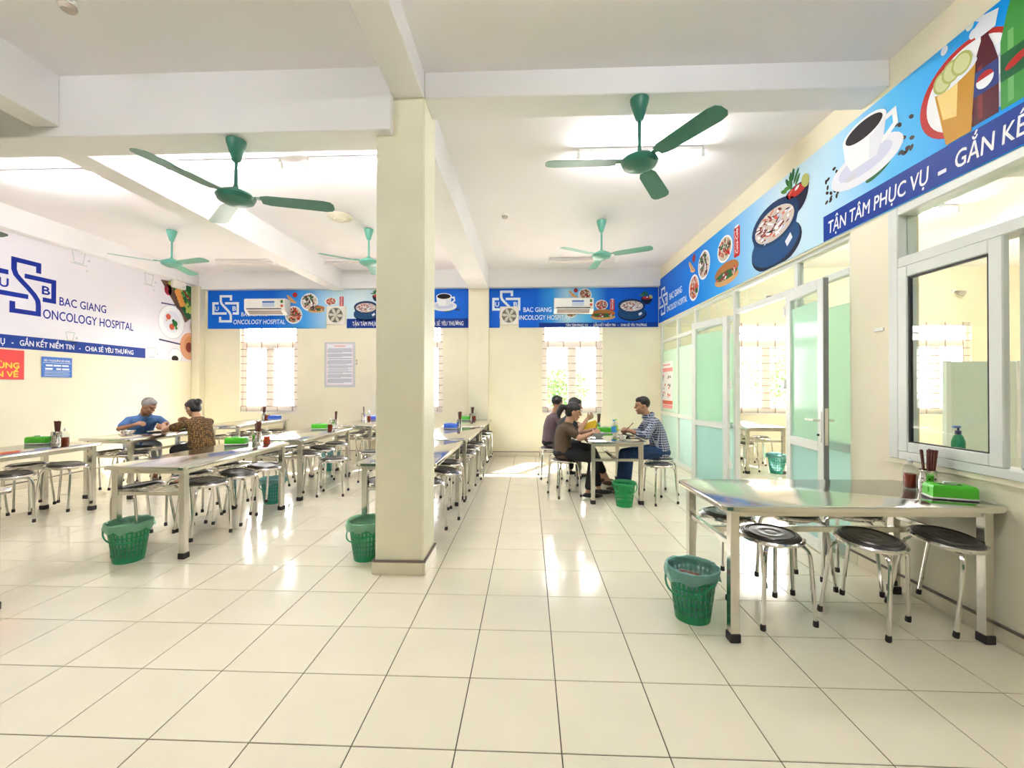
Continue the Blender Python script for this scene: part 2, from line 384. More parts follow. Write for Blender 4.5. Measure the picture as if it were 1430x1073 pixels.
def leaf(n, hinge, free, label, handle):
    h = Vector((*hinge, 0)); f = Vector((*free, 0)); d = f-h; Lg = d.length; rz = math.atan2(d.y, d.x)
    z0, z1, t, st = .01, 2.27, .045, .085
    fr = MB(); fr.cbox(0, st, -t/2, t/2, z0, z1, .004); fr.cbox(Lg-st, Lg, -t/2, t/2, z0, z1, .004)
    fr.cbox(st-.002, Lg-st+.002, -t/2, t/2, z0, z0+.10, .004); fr.cbox(st-.002, Lg-st+.002, -t/2, t/2, z1-.09, z1, .004); fr.cbox(st-.002, Lg-st+.002, -t/2, t/2, .84, .92, .004)
    o = struct('door_%d' % n, fr, 'alu', label, 'door'); o.location = (*hinge, 0); o.rotation_euler = (0, 0, rz)
    B(st, Lg-st, -.003, .003, .92, z1-.17).build('pane', 'frost', o); B(st, Lg-st, -.003, .003, z1-.17, z1-.09).build('pane', 'glass', o)
    B(st, Lg-st, -.003, .003, z0+.10, .84).build('pane', 'frost_blue', o)
    for z in (.35, 1.35, 2.05): MB().lathe([(.011, 0), (.011, .10)], 10, (-.006, -.028, z)).build('hinge', 'plastic_white', o)
    B(Lg-.001, Lg+.004, -t/2+.004, t/2-.004, z0+.01, z1-.01).build('edge_seal', 'alu_dark', o)
    if handle:
        for sgn in (-1, 1):
            hm = MB().cbox(Lg-.06, Lg-.02, sgn*(t/2), sgn*(t/2+.006), .92, 1.17, .002) if sgn > 0 else MB().cbox(Lg-.06, Lg-.02, -t/2-.006, -t/2, .92, 1.17, .002)
            hp = hm.build('handle_plate', 'plastic_white', o)
            y = sgn*(t/2+.05)
            MB().tube([(Lg-.04, sgn*(t/2), 1.10), (Lg-.04, y, 1.10), (Lg-.17, y, 1.10)], .010, 8).build('lever', 'plastic_white', hp)
            MB().lathe([(.009, 0), (.009, .012)], 10, (Lg-.04, sgn*(t/2+.012), .98), axis='y').build('keyhole', 'black', hp)
        B(Lg+.003, Lg+.0055, -.012, .012, .90, 1.20).build('lock_strip', 'chrome', o)
    return o
leaf(1, (XR-.035, 5.47), (2.33, 6.17), 'open white door leaf folded back towards the back wall', False)
leaf(2, (XR-.055, 4.20), (2.405, 3.56), 'open white door leaf with lever handle, nearest camera', True)

# ------------------------------------------------------------------ service window (right, near)
sw = thing('window_6', 'large white aluminium service window with sliding sash', 'window', (0,0,0), 0, None, 'structure')
def sbar(name, y0, y1, z0, z1, x0, x1, parent=sw): return MB().cbox(x0, x1, y0, y1, z0, z1, .006).build(name, 'alu', parent)
Y0, Y1, Z0, Z1, ZT = SW0, 3.07, .885, 2.60, 2.20
sbar('frame_post', Y1-.06, Y1+.02, Z0, Z1, XR-.03, XR+.10); sbar('frame_post', Y0, Y0+.07, Z0, Z1, XR-.03, XR+.10)
sbar('frame_head', Y0+.07, Y1-.06, Z1-.06, Z1, XR-.03, XR+.10); sbar('frame_sill', Y0+.07, Y1-.06, Z0, Z0+.055, XR-.032, XR+.10)
sbar('transom_rail', Y0+.07, Y1-.06, ZT-.02, ZT+.05, XR-.03, XR+.10)
B(XR+.03, XR+.036, Y0+.07, Y1-.06, ZT+.05, Z1-.06).build('pane', 'glass', sw)
def sash(y0, y1, x0, x1):
    k = .075; z0, z1 = Z0+.055, ZT-.02; m = MB()
    m.cbox(x0, x1, y0, y0+k, z0, z1, .006); m.cbox(x0, x1, y1-k, y1, z0, z1, .006); m.cbox(x0, x1, y0+k-.002, y1-k+.002, z0, z0+k*.9, .006); m.cbox(x0, x1, y0+k-.002, y1-k+.002, z1-k, z1, .006)
    s = m.build('sash', 'alu', sw)
    xg = (x0+x1)/2
    B(xg-.003, xg+.003, y0+k, y1-k, z0+k*.9, z1-k).build('pane', 'glass', s)
    g = MB(); e = .012
    g.box(xg-.01, xg+.01, y0+k, y0+k+e, z0+k*.9, z1-k); g.box(xg-.01, xg+.01, y1-k-e, y1-k, z0+k*.9, z1-k); g.box(xg-.01, xg+.01, y0+k+e, y1-k-e, z0+k*.9, z0+k*.9+e*.6); g.box(xg-.01, xg+.01, y0+k+e, y1-k-e, z1-k-e, z1-k)
    g.build('gasket', 'black', s)
sash(2.36, 3.01, XR-.035, XR+.005); sash(.68, 2.36, XR+.045, XR+.085)
B(XR-.022, XR, Y0, Y1+.03, Z0-.03, Z0).build('sill_board', 'cream_wall', sw)
tg = MB().cbox(XR-.012, XR, 3.155, 3.235, 1.775, 1.80, .003).build('wall_clip', 'plastic_white'); tag(tg, 'small white plastic clip on wall beside service window', 'clip')

# ================================================================== CEILING THINGS
def fan(top, zm, tip, label, light=False):
    """ceiling fan: top = mounting point, zm = motor height, tip = pixel of one blade tip"""
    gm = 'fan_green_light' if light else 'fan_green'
    t = thing('ceiling_fan', label, 'ceiling fan', tuple(top), 0, 'green ceiling fans')
    dz = zm-top[2]
    MB().lathe([(.02, 0), (.068, -.006), (.066, -.03), (.028, -.155), (.018, -.165)], 20).build('canopy', gm, t)
    MB().lathe([(.013, -.15), (.013, dz+.09), (.02, dz+.07), (.035, dz+.045)], 14).build('rod', gm, t)
    MB().lathe([(.03, dz+.06), (.06, dz+.045), (.125, dz+.012), (.135, dz-.005), (.12, dz-.035), (.07, dz-.06), (.02, dz-.066)], 28).build('motor', gm, t)
    p = onz(tip[0], tip[1], zm); a0 = math.atan2(p.y-top[1], p.x-top[0])
    for k in range(3):
        a = a0+k*2*PI/3
        br = MB().cbox(.11, .21, -.022, .022, dz-.004, dz+.004, .002)
        bo = br.build('blade_bracket', gm, t); bo.rotation_euler = (0, 0, a)
        out = [(.17, -.045), (.22, -.062), (.62, -.072), (.67, -.060), (.69, -.03), (.69, .03), (.67, .060), (.62, .072), (.22, .062), (.17, .045)]
        tl = -.16
        bl = MB().prism(out, 0, .004, lambda q: (q[0], q[1], dz-.012+q[2]+q[1]*tl))
        b = bl.build('blade', gm, t); b.rotation_euler = (0, 0, a)
    return t
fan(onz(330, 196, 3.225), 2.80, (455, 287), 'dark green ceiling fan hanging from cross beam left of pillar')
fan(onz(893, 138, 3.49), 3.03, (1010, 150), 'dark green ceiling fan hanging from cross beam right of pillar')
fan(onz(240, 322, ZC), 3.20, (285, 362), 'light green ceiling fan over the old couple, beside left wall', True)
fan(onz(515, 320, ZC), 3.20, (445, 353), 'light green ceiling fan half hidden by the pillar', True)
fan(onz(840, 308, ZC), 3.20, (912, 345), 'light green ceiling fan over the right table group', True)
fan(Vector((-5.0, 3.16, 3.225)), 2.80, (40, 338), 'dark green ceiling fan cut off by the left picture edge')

def tube_light(p0, p1, on, label, z=ZC):
    p0 = Vector((p0.x, p0.y, 0)); p1 = Vector((p1.x, p1.y, 0)); p1.y = p0.y = (p0.y+p1.y)/2
    c = (p0+p1)/2; Lg = (p1-p0).length/2
    t = thing('tube_light', label, 'ceiling light', (c.x, c.y, z), 0, 'fluorescent tube lights')
    MB().cbox(-Lg, Lg, -.025, .025, -.045, 0, .006).build('housing', 'fixture', t)
    MB().tube([(-Lg+.03, 0, -.075), (Lg-.03, 0, -.075)], .016, 12).build('tube', 'tube_on' if on else 'tube_off', t)
    for s in (-1, 1): MB().cbox(s*Lg-.02, s*Lg+.02, -.02, .02, -.098, -.03, .004).build('end_cap', 'plastic_white', t)
T = lambda x, y: onz(x, y, ZC-.07)
tube_light(T(-10, 250), T(140, 243), True, 'lit fluorescent tube at far left of the ceiling')
tube_light(T(236, 235), T(392, 232), True, 'lit fluorescent tube behind the left beam-hung fan')
tube_light(T(432, 230), T(585, 227), True, 'lit fluorescent tube partly hidden by pillar top')
tube_light(T(808, 218), T(980, 216), True, 'lit fluorescent tube behind the right beam-hung fan')
tube_light(T(300, 368), T(383, 368), False, 'unlit fluorescent tube near back wall, leftmost')
tube_light(T(448, 367), T(535, 367), False, 'unlit fluorescent tube near back wall, beside pillar')
tube_light(T(767, 366), T(860, 364), False, 'unlit fluorescent tube near back wall above right window')
tube_light(Vector((4.2, 5.6, 0)), Vector((5.4, 5.6, 0)), True, 'added fluorescent tube brightening the room behind the partition')  # added lamp, the second room was too dark without its own
tube_light(Vector((4.2, 2.0, 0)), Vector((5.4, 2.0, 0)), True, 'added fluorescent tube brightening the kitchen behind service window')  # added lamp to brighten the kitchen side
tube_light(Vector((6.6, 6.2, 0)), Vector((7.8, 6.2, 0)), True, 'added fluorescent tube brightening the depth of the second room')  # added lamp to brighten the far part of this room

tube_light(Vector((.3, .9, 0)), Vector((1.5, .9, 0)), True, 'added unseen tube above the camera lighting the near bay, right')  # assumed tube out of view, added to light the near floor
tube_light(Vector((-3.2, .6, 0)), Vector((-2.0, .6, 0)), True, 'added unseen tube above the camera lighting the near bay, left')  # second assumed tube, added for the same near-floor light
def detector(p, r, label, big=False):
    t = thing('smoke_detector', label, 'detector', tuple(p), 0, 'ceiling detectors')
    MB().lathe([(r, 0), (r, -.012), (r*.92, -.02)], 24).build('base', 'plastic_white', t)
    MB().lathe([(r*.75, -.018), (r*.78, -.03), (r*.6, -.048), (.002, -.052)], 24).build('cap', mat('detector_cap', (.55, .47, .40), .5) if not big else 'win_frame', t)
    return t
detector(onz(95, 4, ZC), .055, 'small round smoke detector at upper left of near ceiling')
detector(onz(705, 300, ZC), .055, 'small round smoke detector right of the pillar')
dv = thing('ceiling_vent', 'round cream ceiling diffuser beside the left beam-hung fan', 'ceiling vent', tuple(onz(475, 302, ZC)))
for k, r in enumerate((.155, .12, .085)):
    MB().lathe([(r, 0), (r+.012, -.012-.012*k), (r-.01, -.03-.014*k), (r-.03, -.024-.012*k)], 28).build('vent_ring', mat('vent_cream', (.72, .66, .52), .5), dv)
MB().lathe([(.05, 0), (.06, -.05), (.02, -.07), (.002, -.072)], 24).build('vent_core', 'vent_cream', dv)

# ================================================================== TABLES
TH = .74
TL, TW = 1.5, .68
def make_table():
    t = thing('steel_table', 'x', 'table', (0,0,0), 0, 'stainless steel canteen tables')
    r = .05; out = []
    for cx, cy, a0 in ((TL/2-r, TW/2-r, 0), (-TL/2+r, TW/2-r, 90), (-TL/2+r, -TW/2+r, 180), (TL/2-r, -TW/2+r, 270)):
        for k in range(5): a = math.radians(a0+k*22.5); out.append((cx+r*math.cos(a), cy+r*math.sin(a)))
    sc = lambda q, d: [(x*(1-d/(TL/2)), y*(1-d/(TW/2))) for x, y in q]
    top = MB(); rings = []
    for q, z in ((sc(out, .012), TH-.034), (sc(out, .0), TH-.030), (out, TH-.006), (sc(out, .002), TH-.002), (sc(out, .006), TH)): rings.append([(x, y, z) for x, y in q])
    top.loft(rings); top.build('tabletop', 'steel_top', t)
    ap = MB(); a, b = TL/2-.07, TW/2-.06
    for y in (-b, b): ap.box(-a, a, y-.012, y+.012, TH-.065, TH-.034)
    for x in (-a, a): ap.box(x-.012, x+.012, -b+.012, b-.012, TH-.065, TH-.034)
    ap.build('apron', 'steel', t)
    lx, ly = TL/2-.075, TW/2-.062
    for sx in (-1, 1):
        for sy in (-1, 1):
            lg = MB().cbox(sx*lx-.024, sx*lx+.024, sy*ly-.024, sy*ly+.024, .035, TH-.034, .003).build('leg', 'steel', t)
            MB().cbox(sx*lx-.029, sx*lx+.029, sy*ly-.029, sy*ly+.029, 0, .048, .004).build('foot', 'rubber', lg)
        MB().cbox(sx*lx-.014, sx*lx+.014, -ly+.023, ly-.023, .50, .53, .003).build('end_stretcher', 'steel', t)
    MB().cbox(-lx+.012, lx-.012, -.016, .016, .498, .532, .003).build('rack_bar', 'steel', t)
    return t
tproto = make_table(); register(tproto)
TAB = {}
def table(key, x0, y0, label, along='y', rz=0.0, first=False):
    if along == 'y': loc = (x0+TW/2, y0+TL/2, 0); r = PI/2+rz
    else: loc = (x0+TL/2, y0+TW/2, 0); r = rz
    if first: o = tproto; o.location = loc; o.rotation_euler = (0, 0, r); o['label'] = label
    else: o = dup(tproto, loc, r, label)
    TAB[key] = (loc, r); return o
table('T', 1.022, 2.325, 'shiny steel table under the service window, nearest camera', 'x', .03, True)
table('A', -3.37, 3.24, 'steel table at front of the middle row with green tissue box')
table('B', -3.37, 4.97, 'steel table second in the middle row, behind the front one')
table('F', -3.20, 6.80, 'steel table at back of the middle row against back wall')
table('C', -5.46, 3.14, 'steel table cut by left picture edge, front of wall row')
table('D', -5.46, 4.95, 'steel table where the old couple eats, in wall row')
table('E', -5.36, 6.72, 'steel table in the far left corner under the barred window')
table('G1', -1.437, 3.48, 'steel table just behind the pillar, front of pillar row')
table('G2', -1.40, 5.10, 'steel table with blue tissue box, middle of pillar row')
table('G3', -1.40, 6.80, 'steel table at the back wall end of pillar row')
table('P', .69, 4.98, 'steel table with four diners near the glass partition')
table('R', 3.40, 6.85, 'steel table in second room seen through open doorway')
hp = onz(5, 850); table('H', hp.x-.65, hp.y-1.46, 'steel table mostly outside the left edge, only a foot showing')

# ================================================================== STOOLS
def make_stool():
    t = thing('steel_stool', 'x', 'stool', (0,0,0), 0, 'round steel stools')
    SH = .455
    MB().lathe([(.150, SH-.022), (.166, SH-.018), (.168, SH-.008), (.160, SH), (.150, SH-.002)], 32).build('seat_rim', 'chrome', t)
    pad = MB().lathe([(.149, SH-.012), (.150, SH-.001), (.140, SH+.007), (.10, SH+.010), (.085, SH+.008), (.075, SH+.010), (.05, SH+.010), (.042, SH+.007), (.03, SH+.009), (.002, SH+.009)], 32).build('seat_pad', 'seat_dark', t)
    rg = MB()
    for r in (.128, .115):
        rg.tube([(r*math.cos(2*PI*k/24), r*math.sin(2*PI*k/24), SH+.0095) for k in range(25)], .003, 4, False)
    rg.build('seat_rings', 'seat_dark', pad)
    MB().tube([(.10*math.cos(2*PI*k/20), .10*math.sin(2*PI*k/20), SH-.036) for k in range(21)], .008, 6, False).build('leg_ring', 'chrome', t)
    for k in range(4):
        a = PI/4+k*PI/2; c, s = math.cos(a), math.sin(a)
        path = [(.05, SH-.034), (.12, SH-.034), (.155, SH-.038), (.176, SH-.055), (.186, SH-.085), (.19, SH-.12), (.215, .02)]
        lg = MB().tube([(r*c, r*s, z) for r, z in path], .0105, 8).build('leg', 'chrome', t)
        MB().lathe([(.013, 0), (.0145, .006), (.013, .032)], 10, (.2165*c, .2165*s, 0)).build('foot', 'rubber', lg)
    return t
sproto = make_stool(); register(sproto); _sfirst = [True]
SN = [0]
def stool(x, y, label, rz=None, group='round steel stools', hang=None, z=.088, tilt=None):
    rz = random.uniform(-.6, .6) if rz is None else rz
    o = stool_(x, y, label, rz, group)
    if hang is not None:      # hung by its bent legs on the table's centre bar; hang = outward direction
        ax = Vector((-hang[1], hang[0], 0)); tl = random.uniform(.02, .13) if tilt is None else tilt
        o.rotation_euler = (Matrix.Rotation(tl, 3, ax) @ Matrix.Rotation(rz, 3, 'Z')).to_euler(); o.location.z = z+random.uniform(-.006, .006)
    return o
def stool_(x, y, label, rz, group):
    if _sfirst[0]:
        o = sproto; o.location = (x, y, 0); o.rotation_euler = (0, 0, rz); o['label'] = label; _sfirst[0] = False
    else: o = dup(sproto, (x, y, 0), rz, label, group)
    return o
ORD = ['nearest', 'middle', 'farthest']
def side_stools(key, sx, name, ys=(.27, .75, 1.23), off=.185, skip=(), side=None):
    loc, _ = TAB[key]; y0 = loc[1]-TL/2
    sd = side or ('right' if sx > 0 else 'left')
    for k, yy in enumerate(ys):
        if k in skip: continue
        stool(loc[0]+sx*off+random.uniform(-.02, .02), y0+yy+random.uniform(-.03, .03), '%s stool hung under %s side of %s' % (ORD[k], sd, name), hang=(sx, 0))
# table under the service window : three in front, three behind
stool(1.37, 2.50, 'dark-seated steel stool hung under window table, leftmost in front', .15, hang=(0, -1), tilt=.03)
stool(1.88, 2.49, 'dark-seated steel stool hung under window table, middle in front', .62, hang=(.15, -1), tilt=.09)
stool(2.30, 2.52, 'dark-seated steel stool hung under window table, by the wall leg', .40, hang=(.4, -1), tilt=.12)
stool(1.30, 2.86, 'steel stool hung behind window table, leftmost of back three', .5, hang=(0, 1))
stool(1.74, 2.88, 'steel stool hung behind window table, middle of back three', .2, hang=(0, 1))
stool(2.16, 2.90, 'steel stool hung behind window table, rightmost of back three', .7, hang=(0, 1))
side_stools('A', 1, 'front table, middle row', (.42, .80, 1.14), .185); side_stools('A', -1, 'front table, middle row')
side_stools('B', 1, 'second table, middle row', (.30, .72, 1.16), .185); side_stools('B', -1, 'second table, middle row')
side_stools('F', 1, 'back table, middle row'); side_stools('F', -1, 'back table, middle row')
side_stools('C', 1, 'left-edge table, wall row', (.30, .74, 1.18), .185); side_stools('C', -1, 'left-edge table, wall row')
side_stools('D', 1, 'old couple table', (.22, .70, 1.25), .185, (1,)); side_stools('D', -1, 'old couple table', (.30, .72, 1.2), .185, (2,))
side_stools('E', 1, 'corner table, wall row'); side_stools('E', -1, 'corner table, wall row')
for k, n in (('G1', 'table right behind pillar'), ('G2', 'blue-box table, pillar row'), ('G3', 'back table, pillar row')):
    side_stools(k, 1, n); side_stools(k, -1, n)
stool(-2.50, 5.38, 'lone steel stool standing out in the aisle of middle row', .2)
stool(-2.22, 5.98, 'steel stool standing in the aisle just left of pillar', .6)
stool(1.55, 5.18, 'empty steel stool right of the green bucket, diners table', .35)
STOOL_MAN = (1.70, 5.60); STOOL_W1 = (.45, 5.45); STOOL_W2 = (.47, 6.02); STOOL_W3 = (.32, 6.50)
stool(*STOOL_MAN, 'steel stool under the man in checked shirt', .2)
stool(*STOOL_W1, 'steel stool under woman in brown top, front of diners', .4)
stool(*STOOL_W2, 'steel stool under the diner in black, behind the ponytail woman', .4)
stool(*STOOL_W3, 'steel stool under the diner in purple shirt', .1)
STOOL_O = (-5.80, 6.08); STOOL_OW = (-4.42, 5.62)
stool(*STOOL_O, 'steel stool under the old man in blue polo', .1)
stool(*STOOL_OW, 'steel stool under the woman in patterned brown blouse', .3)
stool(3.52, 7.15, 'steel stool near table leg in second room', .3)
stool(3.95, 7.75, 'steel stool left under the table in second room', .1)
stool(4.25, 8.05, 'steel stool at far side of table in second room', .5)

# ================================================================== CONDIMENTS
def tissue_box(p, rz, col, label):
    t = thing('tissue_box', label, 'tissue box', (p.x, p.y, TH), rz, 'tissue boxes on the tables')
    MB().cbox(-.105, .105, -.058, .058, 0, .012, .004).build('base', 'plastic_white', t)
    b = MB(); a, c = .10, .054
    b.loft([[(-a,-c,.012),(a,-c,.012),(a,c,.012),(-a,c,.012)], [(-a,-c,.065),(a,-c,.065),(a,c,.065),(-a,c,.065)], [(-a+.008,-c+.008,.078),(a-.008,-c+.008,.078),(a-.008,c-.008,.078),(-a+.008,c-.008,.078)]])
    bo = b.build('body', col, t)
    B(-.05, .05, -.016, .016, .078, .0785).build('slot', 'black', bo)
    n = MB(); rr = random.Random(int(p.x*100))
    n.loft([[(-.03,-.008,.078),(.03,-.01,.078),(.03,.008,.078),(-.03,.01,.078)], [(-.035,-.02,.092),(.02,-.016,.096),(.03,.012,.09),(-.02,.02,.094)]])
    n.build('tissue', 'tissue_paper', t)
    MB().cbox(-.101-.004, -.10, -.015, .015, .03, .06, .002).build('clip', col, t)
    return t
_stick = [None]
def holder(p, label, n, glabel, rz=0):
    t = thing('chopstick_holder', label, 'holder', (p.x, p.y, TH), rz, 'chopstick holders on the tables')
    mb = MB().lathe([(.043, .0), (.045, .003), (.045, .128), (.043, .13), (.041, .128), (.041, .006), (.002, .006)], 22, cap=False); mb.build('cup', 'steel_top', t)
    h = MB()
    for a in range(0, 360, 40):
        for z in (.03, .055, .08):
            q = math.radians(a); u = Vector((-math.sin(q), math.cos(q), 0)); c = Vector((math.cos(q), math.sin(q), 0))*.0456
            h.add([tuple(c+u*.005*math.cos(k*PI/3)+Vector((0,0,z+.005*math.sin(k*PI/3)))) for k in range(6)], [tuple(range(6))])
    ho = h.build('drain_holes', 'black', t, None)
    if not _stick[0]: _stick[0] = MB().loft([[(s*x, s*y, z) for x, y in ((-1,-1),(1,-1),(1,1),(-1,1))] for s, z in ((.0022, 0), (.0030, .1), (.0042, .235))]).mesh('chopstick', 'wood_dark', None)
    spots = sorted([(i*.0098+(j % 2)*.0049, j*.0088) for i in range(-4, 5) for j in range(-4, 5) if math.hypot(i*.0098+(j % 2)*.0049, j*.0088) < .033], key=lambda q: (q[0]-.016)**2+(q[1]+.006)**2)[:n]
    fan = random.uniform(2.2, 3.2)
    for k, (dx, dy) in enumerate(spots):      # bundle leaning on one side of the cup, fanned so that no two sticks touch
        o = link('chopstick', _stick[0]); far = k >= n-3
        o.location = (p.x+dx*.8, p.y+dy*.8, TH+.008+random.uniform(0, .012))
        d = Vector((dx*fan+(.03 if not far else -.09), dy*fan, 1)); o.rotation_euler = d.to_track_quat('Z', 'Y').to_euler()
        tag(o, glabel, 'chopstick', glabel)
    return t
def bottle(p, liq, label, z=None):
    z = TH if z is None else z
    t = thing('sauce_bottle', label, 'bottle', (p.x, p.y, z), 0, 'sauce bottles on the tables')
    MB().lathe([(.030, .002), (.032, .006), (.032, .085), (.030, .088)], 20).build('sauce', liq, t)
    MB().lathe([(.031, .0), (.0335, .004), (.0335, .115), (.026, .135), (.013, .148), (.012, .158)], 20).build('bottle_body', 'plastic_clear', t)
    MB().lathe([(.014, .156), (.014, .172), (.008, .176), (.004, .19), (.002, .192)], 14).build('cap', 'plastic_white', t)
    return t
def q_(a, b): return (a*.33566, 480+b*.33566)
def s_(a, b): return (270+a*.17483, 560+b*.17483)
def t_(a, b): return (590+a*.1677, 560+b*.1677)
def v_(a, b): return (740+a*.18644, 520+b*.18644)
Z = lambda xy: onz(xy[0], xy[1], TH)
tissue_box(Vector((2.395, 2.535, 0)), -.30, 'tissue_green', 'green tissue box on the table under the service window')
holder(Vector((2.42, 2.70, 0)), 'steel chopstick holder beside the green box, window table', 20, 'dark wooden chopstick in the holder on window table')
bottle(Vector((2.40, 2.795, 0)), 'sauce', 'dark sauce bottle on the table under the service window')
tissue_box(Z(q_(985, 420)), PI/2-1.35, 'tissue_green', 'green tissue box on front table of middle row')
holder(Z(q_(1068, 415)), 'steel chopstick holder on front table of middle row', 12, 'dark chopstick in holder on front table of middle row')
bottle(Z(q_(1110, 420)), 'sauce_red', 'red sauce bottle on front table of middle row')
tissue_box(Z(s_(1008, 226)), .2, 'tissue_green', 'green tissue box on second table of middle row')
bottle(Z(s_(1093, 238)), 'sauce', 'sauce bottle on second table of middle row')
holder(Z(s_(1130, 216)), 'steel chopstick holder on second table of middle row', 10, 'dark chopstick in holder on second table, middle row')
tissue_box(Z(q_(163, 417)), .1, 'tissue_green', 'green tissue box on the table at left picture edge')
holder(Z(q_(234, 416)), 'steel chopstick holder on table at left picture edge', 12, 'dark chopstick in holder on left-edge table')
bottle(Z(q_(271, 424)), 'sauce', 'dark sauce bottle on the table at left picture edge')
holder(Z(s_(562, 150)), 'steel chopstick holder on the far left corner table', 8, 'chopstick in holder on the far left corner table')
bottle(Z(s_(597, 150)), 'sauce_red', 'red sauce bottle on the far left corner table')
tissue_box(Z(s_(650, 150)), 0, 'tissue_blue', 'blue tissue box on the far left corner table')
holder(Z(s_(1360, 152)), 'steel chopstick holder on back table of middle row', 3, 'chopstick in holder on back table, middle row')
bottle(Z(s_(1403, 160)), 'sauce', 'dark sauce bottle on back table of middle row')
tissue_box(Z(s_(1450, 155)), 0, 'tissue_blue', 'blue tissue box on back table of middle row')
tissue_box(Z(t_(238, 230)), 0, 'tissue_blue', 'blue tissue box on the middle table of pillar row')
holder(Z(t_(304, 226)), 'steel chopstick holder on middle table of pillar row', 8, 'chopstick in holder on middle table, pillar row')
tissue_box(Z(t_(350, 162)), 0, 'tissue_green', 'green tissue box on the back table of pillar row')
holder(Z(t_(408, 162)), 'steel chopstick holder on back table of pillar row', 8, 'chopstick in holder on back table, pillar row')
bottle(Z(t_(430, 166)), 'sauce', 'dark sauce bottle on back table of pillar row')
# diners' table
holder(Vector((.98, 6.16, 0)), 'steel chopstick holder on the diners table', 10, 'chopstick in holder on the diners table')
tissue_box(Vector((1.04, 5.92, 0)), .1, 'tissue_green', 'green tissue box on the diners table')
def water_bottle(x, y, col, label):
    t = thing('water_bottle', label, 'bottle', (x, y, TH), 0)
    MB().lathe([(.028, 0), (.032, .006), (.032, .07)], 18).build('bottle_base', 'plastic_clear', t)
    MB().lathe([(.0325, .07), (.0325, .14)], 18, cap=False).build('wrapper', col, t)
    MB().lathe([(.032, .14), (.030, .165), (.014, .20), (.013, .21)], 18).build('bottle_neck', 'plastic_clear', t)
    MB().lathe([(.015, .208), (.015, .226), (.002, .227)], 14).build('cap', col, t)
mat('label_blue', (.05, .35, .75), .4); mat('label_lime', (.45, .70, .08), .4)
water_bottle(1.055, 5.36, 'label_blue', 'clear water bottle with blue wrapper on diners table')
water_bottle(1.10, 5.47, 'label_lime', 'bottle with yellow green wrapper on diners table')
def bowl(x, y, r, h, m, label, name='bowl', z=TH, food=None):
    t = thing(name, label, name.split('_')[-1], (x, y, z), 0)
    MB().lathe([(r*.5, 0), (r*.52, .004), (r*.8, h*.45), (r, h), (r*.97, h), (r*.76, h*.48), (r*.45, .01), (.002, .01)], 22, cap=False).build('shell', m, t)
    MB().lathe([(r*.86, h*.7), (r*.5, h*.74), (.002, h*.76)], 18, cap=False).build('food', mat(food or 'noodles', {'noodles': (.75, .62, .40), 'greens': (.10, .12, .04), 'meat': (.28, .10, .04)}[food or 'noodles'], .7, var=.4, vscale=60), t)
    return t
bowl(1.13, 5.20, .05, .05, 'steel_top', 'small steel bowl in front of the man in checked shirt', 'sauce_bowl')
bowl(1.20, 5.42, .09, .03, 'seat_dark', 'dark shallow dish near the hands of checked-shirt man', 'dish', food='greens')
bowl(.86, 5.33, .075, .07, 'plastic_white', 'white bowl lifted near the hands of ponytail woman', food='meat')
bowl(.86, 5.72, .085, .06, 'steel_top', 'steel bowl in front of the diner in black')
bowl(-5.21, 5.36, .085, .055, 'steel_top', 'empty looking steel bowl nearest on the old couple table')
bowl(-5.08, 5.64, .10, .022, 'plastic_white', 'white plate of food on the old couple table', 'plate', food='meat')
bowl(-5.0, 5.93, .15, .02, 'seat_dark', 'dark round tray between the old couple', 'tray', food='greens')
yp = thing('snack_packet', 'yellow folded packet standing on the diners table', 'packet', (.80, 5.98, TH), .3); yp.scale = (1.25, 1.25, 1.25)
MB().loft([[(-.09,-.03,0),(.09,-.03,0),(.09,.03,0),(-.09,.03,0)], [(-.07,-.02,.06),(.10,-.03,.08),(.10,.02,.08),(-.07,.02,.06)], [(-.02,-.004,.10),(.12,-.004,.14),(.12,.004,.14),(-.02,.004,.10)]]).build('wrapper', mat('yellow_pack', (.90, .55, .01), .35), yp)

